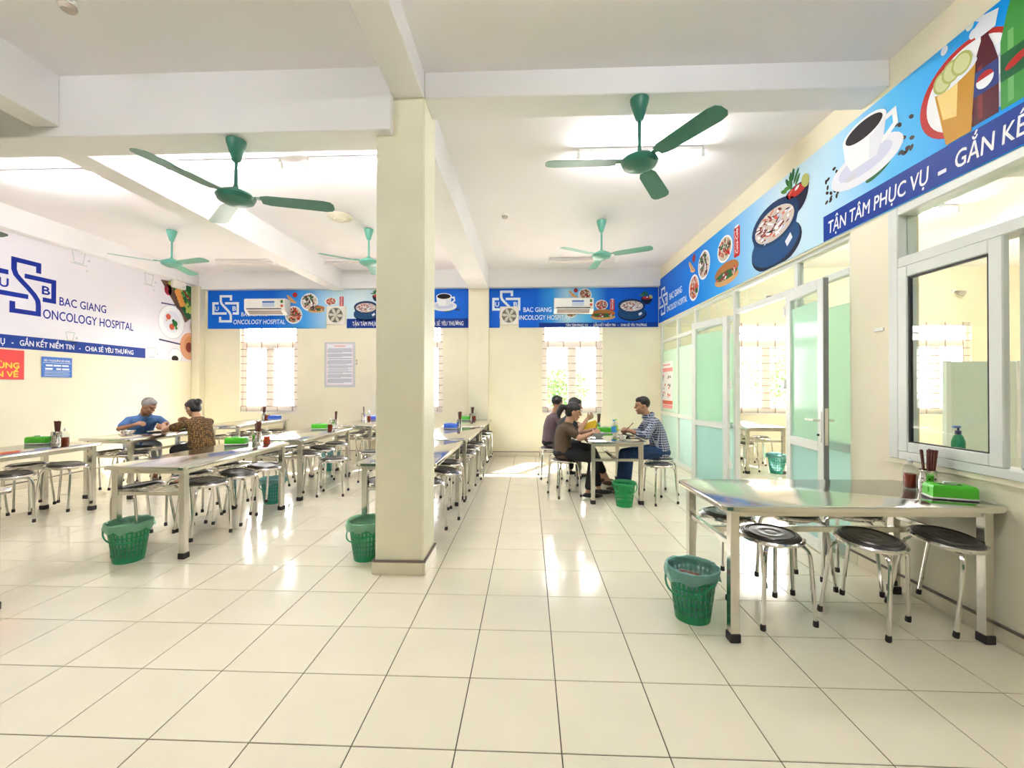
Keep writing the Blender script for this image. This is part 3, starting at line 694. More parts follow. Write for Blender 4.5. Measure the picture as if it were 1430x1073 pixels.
# ================================================================== BUCKETS
def bucket(p, col, label, bag=None, rubbish=None, hr=0.0, s=1.0, hdown=True):
    t = thing('waste_bucket', label, 'bucket', (p.x, p.y, 0), hr, 'plastic basket bins')
    Hh, r0, r1 = .30*s, .098*s, .138*s; n = 56
    R = lambda z: r0+(r1-r0)*z/Hh
    m = MB(); rows = [0, .045, .075, .085, .115, .125, .155, .165, .195, .205, .235, .245, .27]
    def ring(z, d=0): return [(max(.001, (R(z*s)-d))*math.cos(2*PI*k/n), max(.001, R(z*s)-d)*math.sin(2*PI*k/n), z*s) for k in range(n)]
    V = [];
    for d in (0, .003):
        for z in rows: V += ring(z, d)
    fs = []; nr = len(rows)
    for a in range(nr-1):
        hole = a >= 1 and a % 2 == 1 and a < nr-1 and rows[a+1]-rows[a] > .02 and a > 0
        for k in range(n):
            if hole and k % 2 == 0: continue
            j = (k+1) % n
            fs.append((a*n+k, a*n+j, (a+1)*n+j, (a+1)*n+k)); fs.append(((nr+a)*n+k, (nr+a+1)*n+k, (nr+a+1)*n+j, (nr+a)*n+j))
            if hole:
                fs.append((a*n+k, (a+1)*n+k, (nr+a+1)*n+k, (nr+a)*n+k)); fs.append((a*n+j, (nr+a)*n+j, (nr+a+1)*n+j, (a+1)*n+j))
    m.add(V, fs); m.add([(r0*math.cos(2*PI*k/n), r0*math.sin(2*PI*k/n), .002) for k in range(n)], [tuple(range(n))])
    bo = m.build('basket', col, t, None)
    MB().lathe([(R(.27*s)-.003, .262*s), (R(.27*s)+.006, .264*s), (r1+.010, .285*s), (r1+.010, .30*s), (r1+.002, .302*s), (r1-.004, .29*s), (R(.27*s)-.004, .27*s)], 40, cap=False).build('rim', col, t)
    hd = []
    for k in range(15):
        a = PI*k/14; hd.append(((r1+.012)*math.cos(a)*1.0, -.02-(.155*s)*math.sin(a)*.35-.0*s, .275*s-(.13*s)*math.sin(a)) if hdown else ((r1+.012)*math.cos(a), 0, .275*s+.11*s*math.sin(a)))
    # keep the hanging handle outside the basket wall
    if hdown: hd = [((r1+.014)*math.cos(PI*k/14), -(r1+.014)*math.sin(PI*k/14), .272*s-(.10*s)*math.sin(PI*k/14)) for k in range(15)]
    MB().tube(hd, .006*s, 6).build('handle', col, t)
    if bag:
        b = MB(); nb = 30; rr = random.Random(int(p.x*50)+3); rings = []
        for rad, z, am in ((R(.05)-.012, .02, .0), (R(.2*s)-.010, .2*s, .004), (r1-.010, .292*s, .003), (r1+.004, .312*s, .004), (r1+.015, .306*s, .004), (r1+.018, .272*s, .008), (r1+.017, .250*s, .014)):
            rings.append([((rad+rr.uniform(-am, am))*math.cos(2*PI*k/nb), (rad+rr.uniform(-am, am))*math.sin(2*PI*k/nb), z+rr.uniform(-am, am)*1.5) for k in range(nb)])
        b.loft(rings, False).build('liner_bag', bag, t)
    if rubbish:
        for k in range(4):
            a = k*1.7; c = (.05*math.cos(a)*s, .05*math.sin(a)*s, (.20+.02*k)*s)
            MB().sphere(c, .045*s, 8, 5, (1, .8, .55)).build('rubbish', rubbish, t, .2)
    return t
mat('trash_brown', (.16, .05, .03), .6, var=.4, vscale=30); mat('trash_lime', (.45, .62, .03), .5); mat('trash_white', (.7, .75, .7), .6)
bucket(onz(967, 862), 'bucket_green', 'green basket bin with blue liner beside the window table', 'bag_blue', 'trash_brown', -.9)
bucket(onz(180, 782), 'bucket_green', 'green basket bin with lime rubbish before front middle table', 'bag', 'trash_lime', .5)
bucket(onz(512, 779), 'bucket_green', 'green basket bin with mint liner left of the pillar', 'bag', None, -.5)
bucket(onz(*v_(707, 1000)), mat('bucket_bright', (.01, .30, .09), .35), 'bright green bucket in front of the diners table', None, None, 0, .92)
bucket(onz(381, 702), 'bucket_teal', 'teal basket bin between the first two middle row tables', 'bag_blue', None, .3, .95)
bucket(onz(461, 657), 'bucket_teal', 'teal basket bin behind the lone aisle stool', 'bag_blue', None, .2)
bucket(onz(1085, 661), 'bucket_teal', 'teal bin in the second room seen through doorway', 'bag_blue', None, .2)

# ================================================================== PRINTED SIGNS (flat things on the walls)
class Flat:
    """flat print on a wall: o origin, u right, n outward normal; layers a fraction of a millimetre apart"""
    def __init__(s, o, u, n): s.o = Vector(o); s.u = Vector(u); s.n = Vector(n); s.v = Vector((0,0,1)); s.items = []; s.lay = 1
    def uv(s, x, y):
        d = ray(x, y); k = (s.o-CAM).dot(s.n)/d.dot(s.n); p = CAM+d*k-s.o; return p.dot(s.u), p.dot(s.v)
    def poly(s, pts, m, lay=None):
        s.items.append((pts, m, s.lay if lay is None else lay)); return s
    def ell(s, cx, cy, rx, ry, m, n=28, rot=0, lay=None, a0=0, a1=2*PI):
        c, q = math.cos(rot), math.sin(rot); pts = []
        full = abs(a1-a0) > 6.28
        for k in range(n if full else n+1):
            a = a0+(a1-a0)*k/n; x, y = rx*math.cos(a), ry*math.sin(a); pts.append((cx+x*c-y*q, cy+x*q+y*c))
        return s.poly(pts, m, lay)
    def rect(s, x0, y0, x1, y1, m, lay=None): return s.poly([(x0,y0),(x1,y0),(x1,y1),(x0,y1)], m, lay)
    def stroke(s, pts, w, m, lay=None):
        P = [Vector(p) for p in pts]; Lf, Rt = [], []
        for i, p in enumerate(P):
            a = (P[i]-P[i-1]).normalized() if i else (P[1]-P[0]).normalized(); b = (P[i+1]-P[i]).normalized() if i < len(P)-1 else a
            na, nb = Vector((-a.y, a.x)), Vector((-b.y, b.x)); mm = (na+nb); mm.normalize(); k = w/2/max(.35, mm.dot(na))
            Lf.append(p+mm*k); Rt.append(p-mm*k)
        for i in range(len(P)-1): s.poly([tuple(Rt[i]), tuple(Rt[i+1]), tuple(Lf[i+1]), tuple(Lf[i])], m, lay)
        return s
    def text(s, body, cx, cy, w, h, m, bold=.02, lay=None, shear=0, anchor='c'):
        cu = bpy.data.curves.new('t', 'FONT'); cu.body = body; cu.size = 1; cu.shear = shear; cu.resolution_u = 3
        ob = bpy.data.objects.new('t', cu); COL.objects.link(ob)
        dg = bpy.context.evaluated_depsgraph_get(); me = bpy.data.meshes.new_from_object(ob.evaluated_get(dg))
        vs = [(v.co.x, v.co.y) for v in me.vertices]; fs = [tuple(p.vertices) for p in me.polygons]
        bpy.data.objects.remove(ob); bpy.data.curves.remove(cu); bpy.data.meshes.remove(me)
        if not vs: return s
        x0, x1 = min(a for a, b in vs), max(a for a, b in vs); y0, y1 = min(b for a, b in vs), max(b for a, b in vs)
        kx = w/(x1-x0); ky = (h/.73) if h else kx   # cap height of the face is about .73
        ox = cx-w/2 if anchor == 'c' else cx
        pts = [(ox+(a-x0)*kx, cy+(b-.365)*ky) for a, b in vs]
        l0 = s.lay if lay is None else lay; b = bold*ky*1.6
        for k, (ax, ay) in enumerate(((0, 0), (b, 0), (b*.5, b*.6), (b*.5, -b*.6)) if bold else ((0, 0),)):   # heavier weight: overprinted with tiny shifts
            for f in fs: s.items.append(([(pts[i][0]+ax, pts[i][1]+ay) for i in f], m, l0+k*.12))
        return s
    def build(s, name, parent, label=None, step=.0006):
        vs, fs, mi, ms = [], [], [], []
        for pts, m, lay in s.items:
            if m not in ms: ms.append(m)
            o = len(vs); q = [s.o+s.u*a+s.v*b+s.n*(lay*step) for a, b in pts]
            nn = sum(((pts[i][0]*pts[(i+1) % len(pts)][1]-pts[(i+1) % len(pts)][0]*pts[i][1]) for i in range(len(pts))), 0)
            idx = list(range(o, o+len(q)))
            flip = (s.u.cross(s.v).dot(s.n) < 0) != (nn < 0)
            if flip: idx.reverse()
            vs += [tuple(p) for p in q]; fs.append(tuple(idx)); mi.append(ms.index(m))
        me = bpy.data.meshes.new(name); me.from_pydata(vs, [], fs); me.update()
        for m in ms: me.materials.append(M[m])
        me.polygons.foreach_set('material_index', mi)
        s.items = []
        o = link(name, me, parent)
        if label: o['label'] = label
        return o
pm = lambda n, c, r=.5: mat('print_'+n, c, r, spec=.2)
for n, c in dict(white=(.90,.92,.95), offwhite=(.78,.80,.88), navy=(.002,.032,.27), logo=(.80,.88,.97), bigblue=(.004,.02,.27), lilac=(.09,.10,.45), coffee=(.008,.004,.005), bean=(.03,.014,.012),
                 cupshade=(.62,.65,.82), saucer=(.80,.82,.90), green=(.01,.11,.035), leaf=(.02,.13,.03), leaf2=(.06,.22,.04), red=(.45,.02,.015), redlt=(.65,.12,.07), meat=(.20,.025,.025), bowl=(.006,.03,.10), bowl2=(.010,.06,.18), bowldk=(.005,.008,.03),
                 noodle=(.62,.55,.48), bread=(.42,.17,.05), breadlt=(.60,.34,.14), roll=(.80,.45,.25), can=(.50,.015,.02), juice=(.55,.28,.03), juicelt=(.88,.66,.25), lime=(.42,.46,.14), limelt=(.62,.66,.34), bottle=(.05,.28,.05), bottlelt=(.16,.45,.14), cola=(.08,.006,.014), ice=(.50,.60,.80), icelt=(.80,.86,.95),
                 sketch=(.52,.60,.58), onion=(.33,.02,.05), potato=(.62,.28,.12), orange=(.80,.33,.08), board=(.16,.09,.06), plategrey=(.62,.62,.70), cutlery=(.05,.06,.16), peach=(.72,.36,.22), pepsi=(.03,.05,.22), grape=(.45,.50,.12), pink=(.85,.35,.38), mint=(.75,.88,.84), cyan=(.10,.45,.85)).items(): pm(n, c)
def grad(name, stops, length, axis='X'):
    m = bpy.data.materials.new(name); m.use_nodes = True; N = m.node_tree.nodes; L = m.node_tree.links; b = N['Principled BSDF']; b.inputs['Roughness'].default_value = .5; b.inputs['Specular IOR Level'].default_value = .2
    tc = N.new('ShaderNodeTexCoord'); sp = N.new('ShaderNodeSeparateXYZ'); L.new(tc.outputs['Generated'], sp.inputs[0]); cr = N.new('ShaderNodeValToRGB'); L.new(sp.outputs[axis], cr.inputs[0])
    e = cr.color_ramp.elements
    while len(e) < len(stops): e.new(.5)
    for k, (p, c) in enumerate(stops): e[k].position = p; e[k].color = (*c, 1)
    L.new(cr.outputs[0], b.inputs['Base Color']); M[name] = m; return m
def logo(F, cx, cy, s, m, tm=None):
    """interlaced S cross with the letters U and B"""
    p = lambda a, b: (cx+(a-.5)*s, cy+(b-.5)*s); w = .085*s
    F.stroke([p(.70,.80), p(.70,.955), p(.32,.955), p(.32,.78), p(.35,.69), p(.43,.60), p(.53,.50), p(.63,.39), p(.69,.29), p(.70,.20), p(.70,.045), p(.30,.045), p(.30,.21)], w, m, F.lay+1)
    F.stroke([p(.24,.70), p(.045,.70), p(.045,.33), p(.54,.33)], w, m); F.stroke([p(.48,.70), p(.955,.70), p(.955,.33), p(.77,.33)], w, m)
    F.text('U', *p(.17,.515), .13*s, .16*s, tm or m, .03); F.text('B', *p(.82,.515), .13*s, .16*s, tm or m, .03)
def plate(F, cx, cy, r, seed, cols=('red', 'redlt', 'leaf', 'meat'), ry=None, inner='noodle'):
    ry = ry or r; q = random.Random(seed)
    F.ell(cx, cy, r, ry, 'print_white'); F.ell(cx, cy, r*.86, ry*.86, 'print_'+inner, lay=F.lay+1)
    for k in range(48):
        a = q.uniform(0, 6.28); d = .78*math.sqrt(q.random()); F.ell(cx+r*d*math.cos(a), cy+ry*d*math.sin(a), r*q.uniform(.09,.22), ry*q.uniform(.05,.12), 'print_'+q.choice(cols), 10, q.uniform(0, 3), F.lay+2+k*.1)
def cup(F, cx, cy, s):
    L0 = F.lay; q = random.Random(3)
    for k in range(26):
        a = q.uniform(0, 6.28); F.ell(cx+q.choice((-1, 1))*s*q.uniform(.42, .66), cy-s*q.uniform(-.05, .38), s*.035, s*.022, 'print_bean', 8, a, L0)
    F.ell(cx+.22*s, cy-.36*s, .20*s, .06*s, 'print_green', 16, .3, L0+.3)
    F.ell(cx, cy-.18*s, .56*s, .22*s, 'print_saucer', lay=L0+1); F.ell(cx, cy-.16*s, .42*s, .14*s, 'print_cupshade', lay=L0+1.5)
    F.stroke([(cx+.28*s, cy+.18*s), (cx+.44*s, cy+.20*s), (cx+.46*s, cy+.05*s), (cx+.26*s, cy-.06*s)], .06*s, 'print_white', L0+2)
    F.poly([(cx-.34*s, cy+.24*s), (cx-.30*s, cy+.0*s), (cx-.20*s, cy-.17*s), (cx+.20*s, cy-.17*s), (cx+.30*s, cy+.0*s), (cx+.34*s, cy+.24*s)], 'print_white', L0+3)
    F.poly([(cx+.10*s, cy+.2*s), (cx+.08*s, cy-.16*s), (cx+.20*s, cy-.17*s), (cx+.30*s, cy+.0*s), (cx+.34*s, cy+.24*s)], 'print_offwhite', L0+3.5)
    F.ell(cx, cy+.24*s, .34*s, .14*s, 'print_white', lay=L0+4); F.ell(cx, cy+.24*s, .29*s, .11*s, 'print_coffee', lay=L0+5)
    F.stroke([(cx-.12*s, cy-.25*s), (cx-.38*s, cy-.22*s)], .03*s, 'print_cupshade', L0+4); F.ell(cx-.2*s, cy-.25*s, .10*s, .04*s, 'print_plategrey', lay=L0+5)
def bigbowl(F, cx, cy, s):
    L0 = F.lay; q = random.Random(5)
    F.ell(cx+.02*s, cy-.22*s, .52*s, .26*s, 'print_bowldk', lay=L0); F.ell(cx, cy-.18*s, .50*s, .24*s, 'print_bowl2', lay=L0+.5)
    F.poly([(cx+.47*s*math.cos(a), cy+.08*s+.47*s*math.sin(a)*.9) for a in [PI+PI*k/16 for k in range(17)]], 'print_bowl2', L0+1)
    F.ell(cx, cy+.08*s, .49*s, .25*s, 'print_bowl', lay=L0+2); F.ell(cx, cy+.06*s, .41*s, .19*s, 'print_noodle', lay=L0+3)
    for k in range(90):
        a = q.uniform(0, 6.28); d = .95*math.sqrt(q.random()); F.ell(cx+.38*s*d*math.cos(a), cy+.06*s+.17*s*d*math.sin(a), s*q.uniform(.02,.08), s*q.uniform(.006,.02), 'print_'+q.choice(('meat', 'meat', 'meat', 'white', 'noodle', 'redlt', 'bowldk', 'white', 'cupshade')), 8, q.uniform(-.6, .6), L0+4+k*.05)
    F.poly([(cx+.24*s, cy-.22*s), (cx+.34*s, cy-.15*s), (cx+.38*s, cy-.22*s), (cx+.28*s, cy-.29*s)], 'print_offwhite', L0+5)
def smallbowl(F, cx, cy, s):
    L0 = F.lay; q = random.Random(9)
    for k in range(14):
        a = q.uniform(.9, 3.3); F.ell(cx-.15*s+.35*s*math.cos(a)*q.uniform(.5,1.1), cy+.22*s+.32*s*math.sin(a)*q.uniform(.4,1.2), .14*s, .05*s, 'print_'+q.choice(('leaf', 'leaf2', 'green')), 10, a, L0+k*.05)
    F.poly([(cx+.46*s*math.cos(a), cy+.08*s+.5*s*math.sin(a)) for a in [PI+PI*k/14 for k in range(15)]], 'print_bowldk', L0+1)
    F.ell(cx, cy+.08*s, .47*s, .17*s, 'print_bowldk', lay=L0+1.5); F.ell(cx, cy+.10*s, .38*s, .12*s, 'print_red', lay=L0+2)
    for k in range(8): F.ell(cx+q.uniform(-.28,.28)*s, cy+q.uniform(.05,.22)*s, .09*s, .04*s, 'print_'+q.choice(('redlt', 'white', 'red')), 8, q.uniform(0,3), L0+3+k*.05)
    F.ell(cx+.34*s, cy+.2*s, .13*s, .17*s, 'print_lime', 14, .5, L0+3.6)
def sandwich(F, cx, cy, s):
    L0 = F.lay; q = random.Random(2)
    F.ell(cx, cy+.06*s, .5*s, .17*s, 'print_bread', lay=L0); F.ell(cx, cy-.08*s, .5*s, .13*s, 'print_breadlt', lay=L0+.5); F.ell(cx, cy-.02*s, .46*s, .085*s, 'print_leaf', lay=L0+1)
    for k in range(22): F.ell(cx+q.uniform(-.4,.4)*s, cy+q.uniform(-.08,.04)*s, .06*s, .025*s, 'print_'+q.choice(('red', 'redlt', 'white', 'leaf', 'meat', 'noodle')), 8, q.uniform(-1,1), L0+2+k*.05)
def can(F, cx, cy, s):
    L0 = F.lay
    F.poly([(cx-.20*s, cy-.42*s), (cx-.16*s, cy-.5*s), (cx+.16*s, cy-.5*s), (cx+.20*s, cy-.42*s), (cx+.20*s, cy+.40*s), (cx+.15*s, cy+.48*s), (cx-.15*s, cy+.48*s), (cx-.20*s, cy+.40*s)], 'print_can', L0)
    F.ell(cx, cy+.48*s, .15*s, .04*s, 'print_offwhite', 14, 0, L0+1)
    n0 = len(F.items); F.text('Coca-Cola', 0, 0, .78*s, .16*s, 'print_white', .02, L0+1, .25)
    F.items[n0:] = [([(cx-b, cy+a) for a, b in pts], m, l) for pts, m, l in F.items[n0:]]
    F.stroke([(cx-.15*s, cy-.4*s), (cx-.12*s, cy), (cx-.15*s, cy+.38*s)], .02*s, 'print_white', L0+1)
def rolls(F, cx, cy, s):
    for k, (dx, dy, r) in enumerate(((-.15, .1, -.8), (0, -.05, -.6), (.12, -.2, -.3))): F.ell(cx+dx*s, cy+dy*s, .34*s, .12*s, 'print_roll', 16, r, F.lay+k*.1); F.ell(cx+dx*s, cy+dy*s+.03*s, .26*s, .05*s, 'print_breadlt', 12, r, F.lay+.4+k*.1)
    F.ell(cx+.30*s, cy+.36*s, .21*s, .21*s, 'print_onion', 18); F.ell(cx+.30*s, cy+.36*s, .15*s, .15*s, 'print_red', 18, lay=F.lay+1)
def drinks(F, cx, cy, s):
    L0 = F.lay; q = random.Random(4)
    F.ell(cx-.02*s, cy-.05*s, .62*s, .56*s, 'print_red', 40, 0, L0); F.ell(cx-.0*s, cy-.05*s, .54*s, .5*s, 'print_white', 40, 0, L0+.5)
    for k in range(26):
        x, y, r = cx+q.uniform(.3, 1.0)*s, cy+q.uniform(-.5, .5)*s, s*q.uniform(.07, .16)
        F.poly([(x+r*math.cos(a+k), y+r*math.sin(a+k)) for a in (0, 1.3, 2.8, 4.4)], 'print_'+q.choice(('ice', 'icelt', 'ice', 'offwhite')), L0+1+k*.03)
    def bot(x, w, c, lt, y0=-.62, hh=1.15):
        F.poly([(x-w, cy+y0*s), (x+w, cy+y0*s), (x+w, cy+(y0+hh*.55)*s), (x+w*.6, cy+(y0+hh*.75)*s), (x+w*.3, cy+(y0+hh*.86)*s), (x+w*.3, cy+(y0+hh)*s), (x-w*.3, cy+(y0+hh)*s), (x-w*.3, cy+(y0+hh*.86)*s), (x-w*.6, cy+(y0+hh*.75)*s), (x-w, cy+(y0+hh*.55)*s)], c, L0+3)
        F.rect(x-w*.55, cy+(y0+.05)*s, x-w*.2, cy+(y0+hh*.6)*s, lt, L0+3.2)
    bot(cx+.22*s, .15*s, 'print_cola', 'print_meat'); F.rect(cx+.07*s, cy-.28*s, cx+.37*s, cy+.02*s, 'print_pepsi', L0+4); F.ell(cx+.22*s, cy-.13*s, .10*s, .10*s, 'print_white', 20, 0, L0+5); F.ell(cx+.22*s, cy-.13*s, .10*s, .10*s, 'print_red', 12, 0, L0+5.5, 0.2, PI-.2)
    F.poly([(cx+.12*s, cy+.42*s), (cx+.34*s, cy+.42*s), (cx+.38*s, cy+.6*s), (cx+.2*s, cy+.66*s), (cx+.08*s, cy+.56*s)], 'print_icelt', L0+5)
    bot(cx+.56*s, .17*s, 'print_bottle', 'print_bottlelt', -.62, 1.45); F.rect(cx+.39*s, cy-.30*s, cx+.73*s, cy+.02*s, 'print_green', L0+4); F.ell(cx+.56*s, cy-.14*s, .13*s, .05*s, 'print_red', 14, .35, L0+5)
    F.rect(cx+.49*s, cy+.72*s, cx+.63*s, cy+.82*s, 'print_orange', L0+5)
    F.poly([(cx-.42*s, cy+.12*s), (cx-.26*s, cy-.66*s), (cx+.06*s, cy-.66*s), (cx+.12*s, cy+.20*s)], 'print_juice', L0+6)
    F.poly([(cx-.38*s, cy+.06*s), (cx-.30*s, cy-.3*s), (cx-.12*s, cy-.36*s), (cx-.10*s, cy+.10*s)], 'print_juicelt', L0+6.4)
    F.ell(cx-.15*s, cy+.16*s, .29*s, .10*s, 'print_icelt', 24, .12, L0+7)
    for k, (dx, dy) in enumerate(((-.30, .20), (-.18, .26), (-.05, .27))): F.ell(cx+dx*s, cy+dy*s, .13*s, .15*s, 'print_lime', 18, .4, L0+7.4+k*.3); F.ell(cx+dx*s, cy+dy*s, .10*s, .12*s, 'print_limelt', 18, .4, L0+7.5+k*.3)
    for k in range(6): F.ell(cx+q.uniform(-.5,.4)*s, cy+q.uniform(.45,.85)*s, .05*s, .06*s, 'print_'+q.choice(('icelt', 'limelt', 'mint')), 12, 0, L0+2)

SLOGAN = 'TẬN TÂM PHỤC VỤ   -   GẮN KẾT NIỀM TIN   -   CHIA SẺ YÊU THƯƠNG'
BL, MID, LTB, PALE = (.0, .13, .72), (.0, .30, .90), (.25, .62, .93), (.66, .82, .92)
# --- right wall banner
rb0, rb1, rz0, rz1 = 8.43, .9, 2.615, 3.45
rbt = thing('wall_banner', 'long blue food banner along top of the right wall', 'banner', (0,0,0))
grad('banner_right', [(0, (.0, .22, .80)), (.20, (.0, .33, .90)), (.29, (.10, .52, .93)), (.37, (.50, .75, .92)), (.46, (.62, .79, .92)), (.54, (.30, .60, .90)), (.64, (.03, .36, .90)), (.76, (.0, .20, .82)), (1, (.0, .10, .66))], 1, 'Y')
B(XR-.012, XR, rb1, rb0, rz0, rz1).build('banner_sheet', 'banner_right', rbt)
def FR(): f = Flat((XR-.0125, rb0, 0), (0, -1, 0), (-1, 0, 0)); return f
f = FR(); us, _ = f.uv(1150, 320); f.rect(us, rz0+.002, rb0-rb1, 2.832, 'print_navy'); f.build('slogan_strip', rbt, 'dark blue strip')
f = FR(); a, _ = f.uv(1157, 305); f.lay = 3
f.text('TẬN TÂM PHỤC VỤ', a, 2.72, f.uv(1297, 240)[0]-a, .105, 'print_white', .014, anchor='l', shear=.12)
f.build('slogan', rbt, 'white slogan lettering'); f.text('-', f.uv(1310, 225)[0], 2.72, .05, None, 'print_white', .014, anchor='l'); f.build('dash', rbt)
g0 = f.uv(1334, 210)[0]; f.text('GẮN KẾT NIỀM TIN', g0, 2.72, .90, .105, 'print_white', .014, anchor='l', shear=.12)
f.build('slogan', rbt, 'white slogan lettering')
f = FR(); lx, ly = f.uv(926, 425); logo(f, lx, 2.99, .52, 'print_logo'); f.build('logo', rbt, 'white interlaced logo')
f = FR(); a = f.uv(935, 425)[0]; f.text('BAC GIANG', a, 3.00, .62, .115, 'print_logo', .014, anchor='l'); f.text('ONCOLOGY HOSPITAL', a-.15, 2.80, 1.0, .105, 'print_logo', .014, anchor='l'); f.build('lettering', rbt, 'white hospital name lettering')
f = FR(); rolls(f, *f.uv(966, 373), .30); f.build('spring_rolls_picture', rbt)
f = FR(); plate(f, *f.uv(983, 370), .21, 1, ('meat', 'bowldk', 'leaf', 'white')); f.build('noodle_dish_picture', rbt)
f = FR(); plate(f, *f.uv(969, 402), .20, 2, ('red', 'redlt', 'leaf')); f.build('red_dish_picture', rbt)
f = FR(); plate(f, *f.uv(1012, 348), .21, 3, ('red', 'redlt', 'coffee', 'leaf'), .17); f.build('salad_dish_picture', rbt)
f = FR(); sandwich(f, *f.uv(1014, 383), .66); f.build('sandwich_picture', rbt)
f = FR(); can(f, *f.uv(1029, 337), .38); f.build('can_picture', rbt)
f = FR(); bigbowl(f, f.uv(1080, 328)[0], 3.0, .86); f.items = [([(u, max(v, rz0+.004)) for u, v in pp], m, l) for pp, m, l in f.items]; f.build('bowl_picture', rbt)
f = FR(); smallbowl(f, *f.uv(1112, 273), .40); f.build('side_bowl_picture', rbt)
f = FR(); cup(f, f.uv(1206, 205)[0], 3.17, .62); f.build('coffee_picture', rbt)
f = FR(); drinks(f, f.uv(1350, 125)[0], 3.14, .46); f.items = [([(u, min(max(v, 2.834), rz1-.003)) for u, v in pp], m, l) for pp, m, l in f.items]; f.build('drinks_picture', rbt)
# --- back wall banners
bz0, bz1 = 2.545, 3.318
def FB(): return Flat((0, YB-.0125, 0), (1, 0, 0), (0, -1, 0))
def sheet(name, pts, m, parent):
    mb = MB(); mb.prism(pts, 0, .012, lambda q: (q[0], YB-q[2], q[1])); return mb.build(name, m, parent)
lb = thing('wall_banner', 'blue food banner on the back wall left of the pilaster', 'banner', (0,0,0))
grad('banner_back_left', [(0, (.0, .12, .68)), (.25, (.0, .14, .72)), (.38, (.06, .36, .86)), (.50, (.55, .78, .90)), (.60, (.70, .84, .92)), (.74, (.30, .62, .90)), (.86, (.0, .14, .72)), (1, (.0, .12, .68))], 1)
sheet('banner_sheet', [(-6.53, bz0), (-4.08, bz0), (-4.08, 2.98), (-3.66, 2.98), (-3.66, bz0), (-1.20, bz0), (-1.20, bz1), (-6.53, bz1)], 'banner_back_left', lb)
f = FB(); f.rect(-3.655, bz0+.002, -1.205, 2.735, 'print_navy'); f.build('slogan_strip', lb, 'dark blue strip')
f = FB(); f.lay = 3; a = f.uv(492, 453)[0]; f.text(SLOGAN, a, 2.635, f.uv(647, 453)[0]-a, .085, 'print_white', .014, anchor='l'); f.build('slogan', lb, 'white slogan lettering')
f = FB(); logo(f, f.uv(315, 433)[0], 2.95, .56, 'print_logo'); f.build('logo', lb, 'white interlaced logo')
f = FB(); a = f.uv(337, 440)[0]; f.text('BAC GIANG', a, 2.84, .54, .085, 'print_logo', .014, anchor='l'); a = f.uv(326, 450)[0]; f.text('ONCOLOGY HOSPITAL', a, 2.685, f.uv(398, 450)[0]-a, .095, 'print_logo', .014, anchor='l', shear=.15); f.build('lettering', lb, 'white hospital name lettering')
f = FB(); rolls(f, *f.uv(407, 418), .24); f.build('spring_rolls_picture', lb)
f = FB(); plate(f, *f.uv(432, 422), .18, 1, ('meat', 'bowldk', 'leaf', 'white')); f.build('noodle_dish_picture', lb)
f = FB(); plate(f, *f.uv(410, 440), .18, 2); f.build('red_dish_picture', lb)
f = FB(); plate(f, *f.uv(462, 421), .12, 3, ('red', 'redlt', 'coffee'), .08); f.build('salad_dish_picture', lb)
f = FB(); sandwich(f, -4.28, 2.93, .34); f.build('sandwich_picture', lb)
f = FB(); can(f, *f.uv(477, 421), .21); f.build('can_picture', lb)
f = FB(); bigbowl(f, *f.uv(511, 432), .50); f.build('bowl_picture', lb)
f = FB(); smallbowl(f, *f.uv(527, 415), .22); f.build('side_bowl_picture', lb)
f = FB(); cup(f, f.uv(620, 421)[0], 3.06, .46); f.build('coffee_picture', lb)
rb = thing('wall_banner', 'blue food banner on the back wall right of the pilaster', 'banner', (0,0,0))
grad('banner_back_right', [(0, (.0, .10, .62)), (.28, (.0, .12, .70)), (.38, (.03, .32, .82)), (.46, (.40, .68, .88)), (.58, (.10, .50, .90)), (.70, (.0, .12, .68)), (1, (.0, .09, .58))], 1)
sheet('banner_sheet', [(-.785, bz0), (-.58, bz0), (-.58, 2.90), (-.20, 2.90), (-.20, bz0), (2.52, bz0), (2.52, bz1), (-.785, bz1)], 'banner_back_right', rb)
f = FB(); f.rect(.20, bz0+.002, 2.51, 2.635, 'print_navy'); f.build('slogan_strip', rb, 'dark blue strip')
f = FB(); f.lay = 3; a = f.uv(790, 455)[0]; f.text(SLOGAN, a, 2.588, f.uv(903, 455)[0]-a, .05, 'print_white', .014, anchor='l'); f.build('slogan', rb, 'white slogan lettering')
f = FB(); logo(f, f.uv(707, 430)[0], 3.00, .56, 'print_logo'); f.build('logo', rb, 'white interlaced logo')
f = FB(); a = f.uv(731, 434)[0]; f.text('BAC GIANG', a, 2.90, f.uv(770, 434)[0]-a, .095, 'print_logo', .014, anchor='l'); f.text('ONCOLOGY HOSPITAL', f.uv(721, 445)[0], 2.745, f.uv(796, 445)[0]-f.uv(721, 445)[0], .095, 'print_logo', .014, anchor='l'); f.build('lettering', rb, 'white hospital name lettering')
f = FB(); rolls(f, .86, 3.20, .2); f.build('spring_rolls_picture', rb)
f = FB(); plate(f, 1.10, 3.18, .13, 1); f.build('noodle_dish_picture', rb)
f = FB(); plate(f, .83, 2.86, .13, 2); f.build('red_dish_picture', rb)
f = FB(); plate(f, *f.uv(840, 426), .125, 3, ('red', 'redlt', 'coffee'), .10); f.build('salad_dish_picture', rb)
f = FB(); sandwich(f, *f.uv(842, 440), .48); f.build('sandwich_picture', rb)
f = FB(); can(f, *f.uv(855, 426), .23); f.build('can_picture', rb)
f = FB(); bigbowl(f, *f.uv(882, 430), .54); f.build('bowl_picture', rb)
f = FB(); smallbowl(f, *f.uv(903, 418), .24); f.build('side_bowl_picture', rb)
